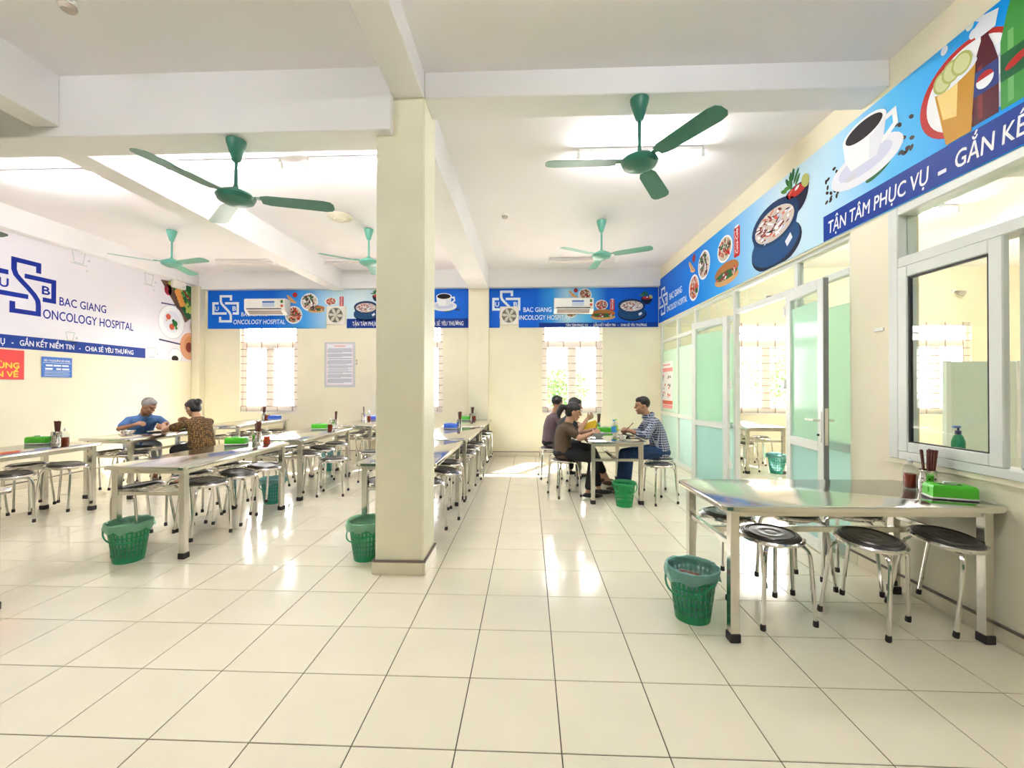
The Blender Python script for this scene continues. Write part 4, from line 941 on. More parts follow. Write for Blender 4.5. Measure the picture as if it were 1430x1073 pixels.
# --- left wall banner
wb = thing('wall_banner', 'large pale banner with big blue logo on left wall', 'banner', (0,0,0))
B(XL, XL+.012, 2.6, 8.27, 1.865, 3.385).build('banner_sheet', mat('banner_pale', (.80, .77, .84), .4, var=.02, vscale=1), wb)
def FL(): return Flat((XL+.0125, 0, 0), (0, 1, 0), (1, 0, 0))
f = FL(); e = f.uv(203, 495)[0]; f.rect(2.6, 1.868, e, 2.04, 'print_lilac'); M['print_lilac'].node_tree.nodes['Principled BSDF'].inputs['Base Color'].default_value = (.006, .04, .28, 1); f.build('slogan_strip', wb, 'dark blue strip')
f = FL(); f.lay = 3; f.text(SLOGAN, 4.55, 1.95, f.uv(186, 493)[0]-4.55, .075, 'print_white', .014, anchor='l'); f.build('slogan', wb, 'white slogan lettering')
f = FL(); logo(f, f.uv(36, 400)[0], 2.70, .74, 'print_bigblue'); f.build('logo', wb, 'dark blue interlaced logo')
f = FL(); a = f.uv(83, 420)[0]; f.text('BAC GIANG', a, 2.60, f.uv(148, 433)[0]-a, .125, 'print_bigblue', .012, anchor='l'); f.build('lettering', wb, 'dark blue hospital name lettering'); a = f.uv(60, 437)[0]; f.text('ONCOLOGY HOSPITAL', a, 2.385, f.uv(186, 458)[0]-a, .135, 'print_bigblue', .012, anchor='l'); f.build('lettering', wb, 'dark blue hospital name lettering')
f = FL()
for x, y, r in ((110, 358, .10), (208, 390, .09), (212, 492, .08), (98, 470, .06)):
    c = f.uv(x, y); f.stroke([(c[0]-r, c[1]+r), (c[0]-r*.6, c[1]-r), (c[0]+r*.6, c[1]-r), (c[0]+r, c[1]+r), (c[0]-r, c[1]+r)], .012, 'print_sketch'); f.stroke([(c[0]-r*1.2, c[1]-r*1.2), (c[0]+r*1.2, c[1]-r*1.2)], .012, 'print_sketch')
    f.ell(c[0]+r*1.5, c[1]-r*.3, .02, .02, 'print_sketch', 8); f.ell(c[0]+r*1.2, c[1]-r*1.9, .015, .015, 'print_sketch', 8)
f.build('sketch_pictures', wb, 'faint line drawings of cups')
f = FL(); c = f.uv(240, 450); f.ell(c[0], c[1], .30, .32, 'print_plategrey', 40); f.ell(c[0], c[1], .285, .305, 'print_white', 40, 0, 1.5); f.ell(c[0], c[1], .19, .21, 'print_offwhite', 36, 0, 2)
for dx, dy, r, m in ((-.08, .09, .055, 'redlt'), (.0, -.09, .06, 'redlt'), (.07, -.02, .06, 'leaf'), (-.12, .02, .02, 'peach'), (.1, -.1, .03, 'leaf2'), (.03, .03, .03, 'green')): f.ell(c[0]+dx, c[1]+dy, r, r, 'print_'+m, 14, 0, 3)
f.build('plate_picture', wb)
f = FL(); q = random.Random(8); y0 = f.uv(246, 400)[0]
f.poly([(7.55, 3.33), (7.75, 3.35), (8.24, 2.72), (8.12, 2.62)], 'print_board')
f.poly([(7.75, 3.36), (8.26, 3.36), (8.26, 2.72), (8.15, 2.70)], 'print_green', 1.2)
for k in range(70):
    u = q.uniform(7.72, 8.23); z = q.uniform(2.72, 3.34)
    if z < 3.36-(u-7.7)*1.25: continue
    f.ell(u, z, .04, .035, 'print_'+q.choice(('green', 'leaf', 'coffee', 'grape', 'leaf2')), 9, 0, 2+k*.02)
for k in range(5): f.ell(7.93+.028*k, 3.19-.055*k, .075, .05, 'print_orange', 16, .4, 4+k*.1)
for k in range(12): f.ell(8.02+.018*k, 3.34-.02*k-q.uniform(0, .05), .022, .022, 'print_onion', 8, 0, 4)
for k in range(16): f.ell(q.uniform(8.12, 8.25), q.uniform(2.78, 3.0), .03, .03, 'print_grape', 8, 0, 4+k*.05)
f.build('vegetable_board_picture', wb)
f = FL(); c = f.uv(235, 405); f.ell(*c, .085, .10, 'print_onion', 18); f.ell(c[0]-.02, c[1]+.02, .04, .05, 'print_meat', 12, 0, 2); f.build('onion_picture', wb)
f = FL(); f.stroke([f.uv(225, 423), f.uv(247, 427)], .025, 'print_cutlery'); f.stroke([f.uv(222, 474), f.uv(252, 481)], .03, 'print_cutlery'); f.build('cutlery_picture', wb)
f = FL(); c = f.uv(265, 484); f.ell(c[0], c[1], .24, .27, 'print_peach', 30); f.ell(c[0], c[1]+.03, .14, .17, 'print_potato', 24, 0, 2); f.ell(c[0]-.02, c[1]-.02, .08, .10, 'print_meat', 18, 0, 3); f.items = [([(min(u, 8.265), max(v, 1.868)) for u, v in p], m, l) for p, m, l in f.items]; f.build('bread_picture', wb)
f = FL(); c = f.uv(273, 458); f.ell(c[0]-.02, c[1], .14, .17, 'print_plategrey', 24); f.ell(c[0]-.02, c[1], .11, .13, 'print_potato', 20, 0, 2); f.items = [([(min(u, 8.265), v) for u, v in p], m, l) for p, m, l in f.items]; f.build('pot_picture', wb)
f = FL(); c = f.uv(245, 499); f.ell(c[0], c[1]+.02, .16, .15, 'print_plategrey', 24); f.ell(c[0], c[1]+.02, .145, .135, 'print_white', 24, 0, 1.5); f.ell(c[0]-.01, c[1]-.03, .08, .06, 'print_coffee', 16, 0, 2); f.items = [([(u, max(v, 1.868)) for u, v in p], m, l) for p, m, l in f.items]; f.build('saucer_picture', wb)
# --- small signs
def sign(name, label, f, pts, m, cat='sign', th=.008):
    (u0, v0), (u1, v1) = pts; t = thing(name, label, cat, (0,0,0)); mb = MB()
    c = [f.o+f.u*a+f.v*b for a, b in ((u0,v0),(u1,v0),(u1,v1),(u0,v1))]
    base = f.n*(-.0)
    mb.loft([[tuple(p) for p in c], [tuple(p+f.n*th) for p in c]]); mb.build('panel', m, t); f.o = f.o+f.n*(th+.0003); return t
f = Flat((XL+.001, 0, 0), (0, 1, 0), (1, 0, 0)); e = f.uv(33, 510)[0]
rs = sign('wall_sign', 'red sign with yellow capitals on left wall, cut by picture edge', f, ((e-.75, 1.46), (e, 1.845)), 'sign_red')
for k, (tx, w_) in enumerate((('VUI LÒNG', .58), ('KHÔNG DÙNG', .66), ('THỨC ĂN VỀ', .66))): pass
f.text('G', e-.34, 1.765, .07, .075, 'sign_yellow', .035, anchor='l'); f.build('lettering', rs, 'yellow capital lettering')
f.text('DÙNG', e-.36, 1.645, .30, .075, 'sign_yellow', .035, anchor='l'); f.build('lettering', rs, 'yellow capital lettering'); f.text('ĂN VỀ', e-.38, 1.53, .31, .075, 'sign_yellow', .035, anchor='l')
f.build('lettering', rs, 'yellow capital lettering')
f = Flat((XL+.001, 0, 0), (0, 1, 0), (1, 0, 0)); a, b = f.uv(58, 498)[0], f.uv(100, 500)[0]
bs = sign('wall_sign', 'small blue information sign with white text on left wall', f, ((a, 1.50), (b, 1.785)), 'sign_blue')
W_ = b-a; f.text('ĐIỆN THOẠI ĐƯỜNG DÂY NÓNG', a+W_*.06, 1.735, W_*.86, .03, 'print_white', .014, anchor='l'); f.rect(a+W_*.03, 1.70, b-W_*.03, 1.705, 'print_white')
for z_, segs in ((1.665, ((.12, .34), (.37, .62), (.65, .88))), (1.617, ((.10, .34), (.46, .62), (.65, .90)))):    # illegible rows of bold print
    for u0, u1 in segs: f.rect(a+W_*u0, z_-.012, a+W_*u1, z_+.012, 'print_white')
for k in range(4): f.rect(a+W_*.08, 1.585-k*.022, b-W_*(.06+.05*(k % 2)), 1.590-k*.022, 'print_mint')
f.build('lettering', bs, 'white lettering')
f = Flat((0, YB-.001, 0), (1, 0, 0), (0, -1, 0)); (a, zb), (b, zt) = f.uv(453.5, 541), f.uv(496, 478)
ds = sign('notice_board', 'framed white notice with many lines of small print', f, ((a, zb), (b, zt)), 'plastic_grey', 'notice', .012); M['plastic_grey'].node_tree.nodes['Principled BSDF'].inputs['Base Color'].default_value = (.60, .62, .66, 1)
f.rect(a+.035, zb+.04, b-.035, zt-.03, 'paper', 1); f.build('sheet', ds); W_ = b-a
f.rect((a+b)/2-W_*.18, zt-.09, (a+b)/2+W_*.18, zt-.07, 'print_pink', 3); y = zt-.13; q = random.Random(6)
f.stroke([(a+.045, zb+.05), (a+.045, zt-.04), (b-.045, zt-.04), (b-.045, zb+.05), (a+.045, zb+.05)], .005, 'print_pink', 2)
while y > zb+.10:
    n = q.randint(2, 6)
    for k in range(n):
        f.rect(a+.06+(.02 if k == 0 else 0), y-.004, b-.06-(W_*.4*q.random() if k == n-1 else 0), y+.004, 'paper_ink', 2); y -= .0155
        if y < zb+.09: break
    y -= .012
f.build('small_print', ds)
f = Flat((XR+.0555, 8.45, 0), (0, -1, 0), (-1, 0, 0)); (a, _), (b, _) = f.uv(923, 550), f.uv(939.5, 550)
po = sign('poster', 'pink and white infographic poster on the frosted partition', f, ((a, .97), (b, 1.85)), 'print_white', 'poster', .002)
f.rect(a, 1.66, b, 1.73, 'print_pink'); f.rect(a+.005, .975, b-.005, 1.04, 'print_pink'); f.rect(a+.005, 1.05, b-.005, 1.12, 'print_redlt'); q = random.Random(1)
f.rect(a+(b-a)*.2, 1.775, a+(b-a)*.8, 1.80, 'print_pink', 2)
for i in range(2):
    for j in range(3):
        cx, cy = a+(b-a)*(.28+.45*i), 1.56-.17*j
        for k in range(5): f.ell(cx+q.uniform(-.08,.08), cy+q.uniform(-.05,.05), .03, .022, 'print_'+q.choice(('pink', 'offwhite', 'plategrey', 'leaf', 'redlt')), 10, 0, 2+k*.1)
f.build('infographic', po)

# ================================================================== WALL FIXTURES
def aircon(x0, x1, z0, z1, label):
    t = thing('air_conditioner', label, 'air conditioner', ((x0+x1)/2, YB-.0145, z0)); W2 = (x1-x0)/2; h = z1-z0; D = .21
    prof = [(0, 0), (-.10, -.0), (-D+.01, h*.22), (-D, h*.35), (-D, h*.93), (-D+.02, h), (0, h)]
    MB().loft([[(-W2, y, z) for y, z in prof], [(W2, y, z) for y, z in prof]]).build('body', 'plastic_white', t, .4)
    lv = MB(); 
    for k in range(3):
        y = -.115-.028*k; z = h*(.035+.055*k); lv.loft([[(-W2*.86, y, z-.004), (-W2*.86, y-.03, z+.010), (-W2*.86, y-.03, z+.016), (-W2*.86, y, z+.002)], [(W2*.80, y, z-.004), (W2*.80, y-.03, z+.010), (W2*.80, y-.03, z+.016), (W2*.80, y, z+.002)]])
    lv.build('louver', mat('louver', (.25, .2, .17), .5), t)
    B(-W2*.9, W2*.84, -D-.0015, -D, h*.30, h*.36).build('outlet_slot', 'black', t)
    B(-W2*.1, W2*.5, -D-.002, -D, h*.45, h*.82).build('energy_label', mat('ac_label', (.55, .65, .80), .4), t); B(-W2*.1, W2*.5, -D-.0026, -D-.002, h*.72, h*.82).build('label_band', 'sign_blue', t)
    B(W2*.80, W2*.92, -D-.002, -D, h*.70, h*.88).build('sticker', 'print_leaf2', t)
    MB().lathe([(.028, 0), (.028, .002)], 16, (W2*.86, -D, h*.52), axis='y').build('sticker', 'print_redlt', t)
    return t
p0, p1 = ony(342, 439, YB-.2), ony(397, 417, YB-.2); aircon(p0.x, p1.x+.02, p0.z, p1.z, 'white split air conditioner over the left banner')
p0, p1 = ony(774, 437, YB-.2), ony(829, 416, YB-.2); aircon(p0.x, p1.x, p0.z, p1.z, 'white split air conditioner over the right banner')
def exfan(cx, cz, s, label):
    t = thing('exhaust_fan', label, 'exhaust fan', (cx, YB-.001, cz)); h = s/2
    MB().loft([[(-h,0,-h),(h,0,-h),(h,0,h),(-h,0,h)], [(-h,-.03,-h),(h,-.03,-h),(h,-.03,h),(-h,-.03,h)], [(-h+.012,-.04,-h+.012),(h-.012,-.04,-h+.012),(h-.012,-.04,h-.012),(-h+.012,-.04,h-.012)]]).build('housing', 'win_frame', t)
    MB().lathe([(h*.84, 0), (h*.84, .001)], 32, (0, -.0405, 0), axis='y').build('opening', mat('fan_hole', (.16, .15, .13), .6), t)
    MB().lathe([(h*.80, -.004), (h*.80, .012), (h*.86, .012), (h*.88, -.004)], 32, (0, -.045, 0), cap=False, axis='y').build('ring', 'win_frame', t)
    for k in range(6):
        a = k*PI/3; pts = [(.02, -.01), (h*.35, -h*.20), (h*.72, -h*.20), (h*.76, .0), (h*.6, h*.10), (.02, .01)]
        pts = [(x*math.cos(a)-y*math.sin(a), x*math.sin(a)+y*math.cos(a)) for x, y in pts]
        MB().prism(pts, 0, .004, lambda q: (q[0], -.046-q[2], q[1])).build('blade', mat('fan_blade', (.62, .60, .50), .4), t)
    MB().lathe([(h*.2, 0), (h*.18, .02), (.002, .022)], 18, (0, -.048, 0), axis='y').build('hub', 'fan_blade', t)
    return t
c = ony(473.5, 440.5, YB-.03); exfan(-3.87, c.z, .37, 'square cream exhaust fan in notch of the left banner')
c = ony(709, 441, YB-.03); exfan(-.39, c.z, .36, 'square cream exhaust fan in notch of the right banner')
c = onx(252, 394, XL+.05)
em = thing('emergency_light', 'two-headed white emergency lamp on top of left banner', 'emergency light', (XL+.014, c.y-.05, c.z-.14))
MB().cbox(0, .08, -.14, .14, 0, .14, .01).build('case', 'win_frame', em)
for s in (-1, 1):
    MB().tube([(.04, s*.06, .135), (.05, s*.07, .17)], .01, 8).build('neck', 'plastic_white', em)
    MB().lathe([(.03, 0), (.05, .03), (.052, .06), (.002, .062)], 18, (.05, s*.075, .20), axis='x').build('lamp_head', 'plastic_white', em)
B(.0795, .081, .05, .10, .03, .06).build('test_label', 'plastic_grey', em)
sk = thing('wall_socket', 'small dark switch beside the framed notice', 'switch', tuple(ony(496.8, 506, YB)+Vector((.02, -.001, 0))))
MB().cbox(-.012, .012, -.012, 0, -.05, .05, .003).build('plate', 'win_bar', sk); B(-.006, .006, -.014, -.012, -.02, .02).build('toggle', 'plastic_white', sk)

# ================================================================== SECOND ROOM
def camera_dev(x, z, label):
    t = thing('wall_lamp', label, 'wall lamp', (x, YB-.001, z))
    MB().lathe([(.05, 0), (.05, .02)], 16, axis='y').build('base', 'plastic_white', t); MB().tube([(0, -.02, 0), (.03, -.08, -.03), (.09, -.12, -.06)], [.02, .045, .055], 12).build('head', mat('lamp_head', (.40, .36, .30), .5), t)
c = ony(1332, 408, YB); camera_dev(c.x, c.z, 'small grey wall lamp seen through the service window')
c = ony(1070, 415, YB); camera_dev(c.x, c.z, 'small grey wall lamp seen above the open doorway')
pl = thing('screen_panel', 'pale green frosted screen standing inside the kitchen', 'screen', (0,0,0))
a, b = ony(1322, 505, 5.6), ony(1420, 505, 5.6)
B(a.x, b.x, 5.58, 5.62, .02, a.z).build('panel', mat('screen_green', (.62, .72, .64), .4), pl)
for x in (a.x, b.x): MB().cbox(x-.03, x+.03, 5.57, 5.63, 0, a.z+.01, .004).build('post', 'alu', pl)
ct = thing('kitchen_counter', 'steel topped blue kitchen counter behind the service window', 'counter', (0,0,0))
MB().cbox(XR+.25, XR+.90, .9, 3.0, .86, .90, .006).build('worktop', 'steel_top', ct)
B(XR+.27, XR+.88, .95, 2.95, .10, .86).build('body', mat('counter_blue', (.03, .12, .32), .5), ct)
for y in (1.0, 2.9):
    for x in (XR+.3, XR+.85): MB().lathe([(.02, 0), (.02, .10)], 10, (x, y, 0)).build('foot', 'rubber', ct)
c = onx(1338, 612, XR+.38); gb = thing('soap_bottle', 'green pump bottle standing on counter behind service glass', 'bottle', (XR+.40, c.y+.02, .90))
MB().lathe([(.034, 0), (.036, .01), (.036, .10), (.026, .135), (.016, .15)], 20).build('bottle_body', mat('soap_green', (.01, .30, .13), .25), gb)
MB().lathe([(.017, .148), (.017, .175), (.006, .177), (.006, .195)], 14).build('pump_collar', mat('pump_navy', (.03, .05, .15), .4), gb); MB().cbox(-.035, .014, -.010, .010, .193, .208, .003).build('pump_head', mat('pump_blue', (.15, .25, .6), .4), gb)
for k, (y, z, m) in enumerate(((2.35, .90, 'jug'), (2.10, .90, 'jug'))):
    t = thing('water_jug', 'large blue water jug on kitchen counter, %s' % ('beside the window edge' if k == 0 else 'cut by the right picture edge'), 'jug', (XR+.62, y, .90))
    MB().lathe([(.09, 0), (.10, .01), (.10, .22), (.085, .26), (.03, .30), (.03, .34)], 20).build('jug_body', mat('jug', (.02, .25, .65), .2), t); MB().lathe([(.033, .335), (.033, .36), (.002, .361)], 16).build('cap', 'plastic_white', t)

# ================================================================== PEOPLE
mat('skin', (.52, .29, .18), .55, var=.06, vscale=12); mat('skin_tan', (.42, .22, .13), .55, var=.06, vscale=12)
mat('hair_black', (.012, .009, .009), .45, var=.3, vscale=60); mat('hair_grey', (.33, .32, .31), .6, var=.25, vscale=60)
mat('polo_blue', (.10, .22, .52), .85, var=.08, vscale=14); mat('trouser_pale', (.45, .50, .58), .85); mat('brown_tee', (.085, .055, .032), .9, var=.1, vscale=14)
mat('trouser_black', (.008, .008, .010), .8); mat('purple_shirt', (.13, .085, .10), .85, var=.1, vscale=14); mat('black_shirt', (.02, .02, .025), .85); mat('jeans', (.012, .05, .14), .8, var=.15, vscale=25)
mat('shoe_black', (.012, .011, .012), .45); mat('shoe_brown', (.12, .06, .04), .5); mat('lip', (.32, .10, .08), .5); mat('eye', (.02, .015, .012), .3)
def check_mat(name, base, line, pitch, wd, dots=False):
    m = bpy.data.materials.new(name); m.use_nodes = True; N = m.node_tree.nodes; L = m.node_tree.links; b = N['Principled BSDF']; b.inputs['Roughness'].default_value = .85
    tc = N.new('ShaderNodeTexCoord')
    mx = N.new('ShaderNodeMix'); mx.data_type = 'RGBA'; mx.inputs[6].default_value = (*base, 1); mx.inputs[7].default_value = (*line, 1)
    if dots:
        vo = N.new('ShaderNodeTexVoronoi'); vo.inputs['Scale'].default_value = 1/pitch; vo.inputs['Randomness'].default_value = .35; L.new(tc.outputs['Object'], vo.inputs['Vector'])
        cm = N.new('ShaderNodeMath'); cm.operation = 'LESS_THAN'; cm.inputs[1].default_value = wd; L.new(vo.outputs['Distance'], cm.inputs[0]); fac = cm
    else:
        sp = N.new('ShaderNodeSeparateXYZ'); L.new(tc.outputs['Object'], sp.inputs[0]); ms = []
        ad = N.new('ShaderNodeMath'); ad.operation = 'ADD'; L.new(sp.outputs['X'], ad.inputs[0]); L.new(sp.outputs['Y'], ad.inputs[1])
        for src in (ad.outputs[0], sp.outputs['Z']):
            d = N.new('ShaderNodeMath'); d.operation = 'DIVIDE'; d.inputs[1].default_value = pitch; L.new(src, d.inputs[0])
            fr = N.new('ShaderNodeMath'); fr.operation = 'FRACT'; L.new(d.outputs[0], fr.inputs[0]); lt = N.new('ShaderNodeMath'); lt.operation = 'LESS_THAN'; lt.inputs[1].default_value = wd; L.new(fr.outputs[0], lt.inputs[0]); ms.append(lt)
        fac = N.new('ShaderNodeMath'); fac.operation = 'MAXIMUM'; L.new(ms[0].outputs[0], fac.inputs[0]); L.new(ms[1].outputs[0], fac.inputs[1])
    L.new(fac.outputs[0], mx.inputs[0]); L.new(mx.outputs[2], b.inputs['Base Color']); M[name] = m
check_mat('checked_shirt', (.045, .06, .13), (.50, .54, .62), .030, .24)
check_mat('dotted_blouse', (.055, .028, .010), (.26, .14, .035), .024, .42, True)

def blob(mb, name, m, parent, vox, it=3):
    me = mb.mesh(name, m, None); o = link(name, me)
    md = o.modifiers.new('r', 'REMESH'); md.mode = 'VOXEL'; md.voxel_size = vox; md.use_smooth_shade = True
    dg = bpy.context.evaluated_depsgraph_get(); dg.update(); nm = bpy.data.meshes.new_from_object(o.evaluated_get(dg))
    o.modifiers.clear(); o.data = nm; bpy.data.meshes.remove(me); nm.name = name
    bm = bmesh.new(); bm.from_mesh(nm)
    for _ in range(it): bmesh.ops.smooth_vert(bm, verts=bm.verts, factor=.5, use_axis_x=True, use_axis_y=True, use_axis_z=True)
    bm.to_mesh(nm); bm.free(); nm.polygons.foreach_set('use_smooth', [True]*len(nm.polygons))
    if not nm.materials: nm.materials.append(M[m])
    o.parent = parent; return o
def cap(mb, a, b, r0, r1, n=12):
    a, b = Vector(a), Vector(b); mb.tube([a, a.lerp(b, .5), b], [r0, (r0+r1)/2, r1], n); mb.sphere(a, r0, n, 8); mb.sphere(b, r1, n, 8)
def chain(mb, pts, rs):
    for k in range(len(pts)-1): cap(mb, pts[k], pts[k+1], rs[k], rs[k+1])
def ellips(mb, c, rad, R=None, n=14, m=10):
    o = len(mb.v); mb.sphere((0,0,0), 1, n, m, rad); c = Vector(c)
    for k in range(o, len(mb.v)): p = Vector(mb.v[k]); mb.v[k] = tuple((R @ p if R else p)+c)
def frame(f, up=(0,0,1)):
    f = Vector(f).normalized(); l = Vector(up).cross(f).normalized(); u = f.cross(l); return Matrix((f, l, u)).transposed()
def hand(mb, w, d, pn, side):
    """w wrist, d pointing direction, pn palm normal; five separate bent fingers"""
    w, d, pn = Vector(w), Vector(d).normalized(), Vector(pn); pn = (pn-d*pn.dot(d)).normalized(); lat = d.cross(pn)*side
    ellips(mb, w+d*.042, (.048, .036, .016), Matrix((d, lat, pn)).transposed())
    for k, (ln, off) in enumerate(((.036, -.030), (.041, -.010), (.039, .010), (.031, .029))):
        p0 = w+d*.072+lat*off; p1 = p0+(d*.9+pn*.4).normalized()*ln; p2 = p1+(d*.25+pn).normalized()*ln*.8; p3 = p2+(pn*.6-d*.6).normalized()*ln*.5
        chain(mb, [p0, p1, p2, p3], [.0090, .0085, .0080, .0070])
    t0 = w+d*.025-lat*.030; t1 = t0+(d*.6-lat*.7+pn*.35).normalized()*.035; t2 = t1+(d*.7+pn*.7).normalized()*.030
    chain(mb, [t0, t1, t2], [.011, .010, .008])
def person(label, loc, rz, P):
    t = thing('person', label, 'person', (loc[0], loc[1], 0), rz, 'people eating')
    sk = P.get('skin', 'skin'); wd = P.get('wide', .155)
    pel = Vector(P.get('pelvis', (0, 0, .555))); nk = Vector(P['neck']); hd = Vector(P['head']); hf = Vector(P['face'])
    sp = (nk-pel).normalized(); ly = Vector((0, 1, 0)); tw = P.get('twist', 0.0); lys = Vector((-math.sin(tw), math.cos(tw), 0))
    mid = pel.lerp(nk, .5)+Vector((-.03, 0, 0)); shc = nk-sp*.07
    SL, SR = shc+lys*wd*.93, shc-lys*wd*.93
    EL, ER, WL, WR = [Vector(P[k]) for k in ('elbow_l', 'elbow_r', 'wrist_l', 'wrist_r')]
    KL, KR, AL, AR = [Vector(P[k]) for k in ('knee_l', 'knee_r', 'ankle_l', 'ankle_r')]
    HL, HR = pel+ly*.085, pel-ly*.085
    R = frame(hf, P.get('up', (0,0,1))); X = lambda a, b, c: hd+R @ Vector((a, b, c))
    # continuous skin body
    mb = MB()
    ellips(mb, X(-.008, 0, .02), (.090, .073, .092), R); ellips(mb, X(.022, 0, -.045), (.060, .054, .066), R); ellips(mb, X(.05, 0, -.085), (.030, .030, .024), R)
    cap(mb, X(.080, 0, .018), X(.098, 0, -.020), .009, .014); ellips(mb, X(.072, 0, .032), (.018, .050, .010), R); ellips(mb, X(.078, 0, -.055), (.014, .024, .010), R)
    for s in (-1, 1): ellips(mb, X(-.002, s*.072, -.008), (.018, .011, .031), R); ellips(mb, X(.055, s*.034, -.022), (.022, .018, .018), R)
    cap(mb, nk-sp*.06, X(-.022, 0, -.07), .056, .050)
    chain(mb, [pel, mid, nk-sp*.04], [.07, .07, .06]); cap(mb, SL, SR, .040, .040)
    for S, E, W, s, k in ((SL, EL, WL, 1, 'l'), (SR, ER, WR, -1, 'r')):
        chain(mb, [S, S.lerp(E, .5), E, E.lerp(W, .35), W], [.045, .042, .035, .035, .023])
        hand(mb, W, Vector(P.get('hand_'+k, W-E)), P.get('palm_'+k, (.2, -s*.6, -.6)), s)
    for Hh, K, A in ((HL, KL, AL), (HR, KR, AR)):
        chain(mb, [Hh, K, K.lerp(A, .35), A], [.06, .045, .045, .032])
        ft = Vector((.13, 0, -.045)) if 'toe' not in P else Vector(P['toe']); cap(mb, A+Vector((-.02, 0, -.04)), A+ft, .026, .022)
    bo = blob(mb, 'body', sk, t, .0062, 2)
    # face
    for s in (-1, 1): 
        e = MB(); ellips(e, X(.077, s*.030, .010), (.008, .013, .006), R, 10, 6); e.build('eye', 'eye', t, .6)
        e = MB(); cap(e, X(.080, s*.016, .032), X(.070, s*.048, .034), .004, .003, 6); e.build('eyebrow', P.get('hair', 'hair_black'), t, .6)
    e = MB(); ellips(e, X(.089, 0, -.053), (.006, .023, .006), R, 10, 6); e.build('mouth', 'lip', t, .6)
    # hair
    h = MB(); hs = P.get('style', 'short')
    ellips(h, X(-.020, 0, .036), (.088, .080, .088), R, 20, 14)
    if hs == 'short': ellips(h, X(.020, 0, .075), (.062, .060, .042), R)
    else:
        ellips(h, X(.008, 0, .058), (.078, .072, .052), R); ellips(h, X(-.045, 0, -.01), (.062, .076, .075), R)
    if hs == 'tail': chain(h, [X(-.10, 0, .04), X(-.155, 0, .03), X(-.175, 0, -.04), X(-.16, 0, -.12)], [.030, .042, .040, .012])
    if hs == 'bun': ellips(h, X(-.112, 0, .055), (.040, .05, .045), R); ellips(h, X(-.13, .03, .03), (.03, .03, .03), R)
    blob(h, 'hair', P.get('hair', 'hair_black'), t, .008, 2)
    if hs == 'tail': e = MB(); ellips(e, X(-.118, 0, .04), (.014, .030, .030), R); e.build('hair_tie', 'shoe_black', t, .6)
    # shirt : one lofted trunk with sleeves
    s_ = MB(); rings = []; low = pel-Vector((0, 0, .075))
    bd = P.get('belly', 0.0)
    for c, rx, ry, f in ((low, .105, .165, 0), (pel+sp*.02, .120+bd, .172, 0), (pel.lerp(mid, .55), .112+bd, .155, 0), (mid.lerp(nk, .0), .108+bd*.6, .152, .3), (mid.lerp(nk, .45), .112, .160, .7), (mid.lerp(nk, .78), .098, wd+.005, 1), (nk-sp*.025, .075, wd*.72, 1), (nk+sp*.012, .055, .062, 1)):
        l = ly.lerp(lys, f).normalized(); fw = l.cross(sp.lerp(Vector((0,0,1)), .2)).normalized()
        rings.append([tuple(c+fw*rx*math.cos(2*PI*k/24)+l*ry*math.sin(2*PI*k/24)) for k in range(24)])
    s_.loft(rings)
    sl = P.get('sleeve', .62)
    for S, E, W in ((SL, EL, WL), (SR, ER, WR)):
        cap(s_, nk-sp*.05, S, .060, .052)
        if sl <= 1: chain(s_, [S, S.lerp(E, sl*.5), S.lerp(E, sl)], [.050, .053, .055])
        else: chain(s_, [S, E, E.lerp(W, sl-1)], [.050, .052, .046])
    blob(s_, 'shirt', P['shirt'], t, .009, 4)
    if P.get('collar'):
        c = MB(); cc = nk+sp*.022; fw = lys.cross(sp).normalized()
        c.loft([[tuple(cc+sp*dz+fw*(r+.010)*math.cos(2*PI*k/24)+lys*r*math.sin(2*PI*k/24)) for k in range(24)] for r, dz in ((.068, -.02), (.060, .022), (.066, .020), (.078, -.016))], False); c.build('collar', P['shirt'], t)
    # trousers
    p_ = MB(); ellips(p_, pel-Vector((0, 0, .015)), (.125, .165, .080))
    for Hh, K, A in ((HL, KL, AL), (HR, KR, AR)):
        e = K.lerp(A, P.get('leg', .88)); chain(p_, [Hh, Hh.lerp(K, .5), K, K.lerp(A, .4), e], [.088, .080, .066, .060, .052])
    blob(p_, 'trousers', P['trousers'], t, .009, 4)
    for A in (AL, AR):
        ft = Vector(P.get('toe', (.13, 0, -.045))); z = MB(); d = Vector((ft.x, ft.y, 0)).normalized(); a = Vector((A.x, A.y, .034)); q = frame(d)
        ellips(z, a+d*.055, (.135, .044, .030), q); ellips(z, a+d*.0+Vector((0,0,.01)), (.055, .038, .034), q)
        o = blob(z, 'shoe', P.get('shoe', 'shoe_black'), t, .008, 2)
    return t
LEGS = dict(knee_l=(.40, .10, .50), knee_r=(.40, -.10, .50), ankle_l=(.36, .10, .085), ankle_r=(.42, -.10, .085))
# man in checked shirt, right of the diners table, facing left
person('man in navy and white checked shirt sitting by glass partition', STOOL_MAN, PI, dict(LEGS, pelvis=(0, 0, .55), neck=(.15, 0, .985), head=(.235, 0, 1.13), face=(1, .12, -.08), elbow_l=(.25, .24, .765), elbow_r=(.22, -.22, .76), wrist_l=(.42, .12, .815), wrist_r=(.41, -.04, .80),
    palm_l=(.1, -.7, -.5), palm_r=(.1, .7, -.5), shirt='checked_shirt', trousers='jeans', sleeve=1.45, wide=.175, collar=True, skin='skin_tan', knee_l=(.43, .10, .50), knee_r=(.45, -.10, .50), ankle_l=(.46, .12, .085), ankle_r=(.50, -.08, .085), shoe='shoe_brown'))
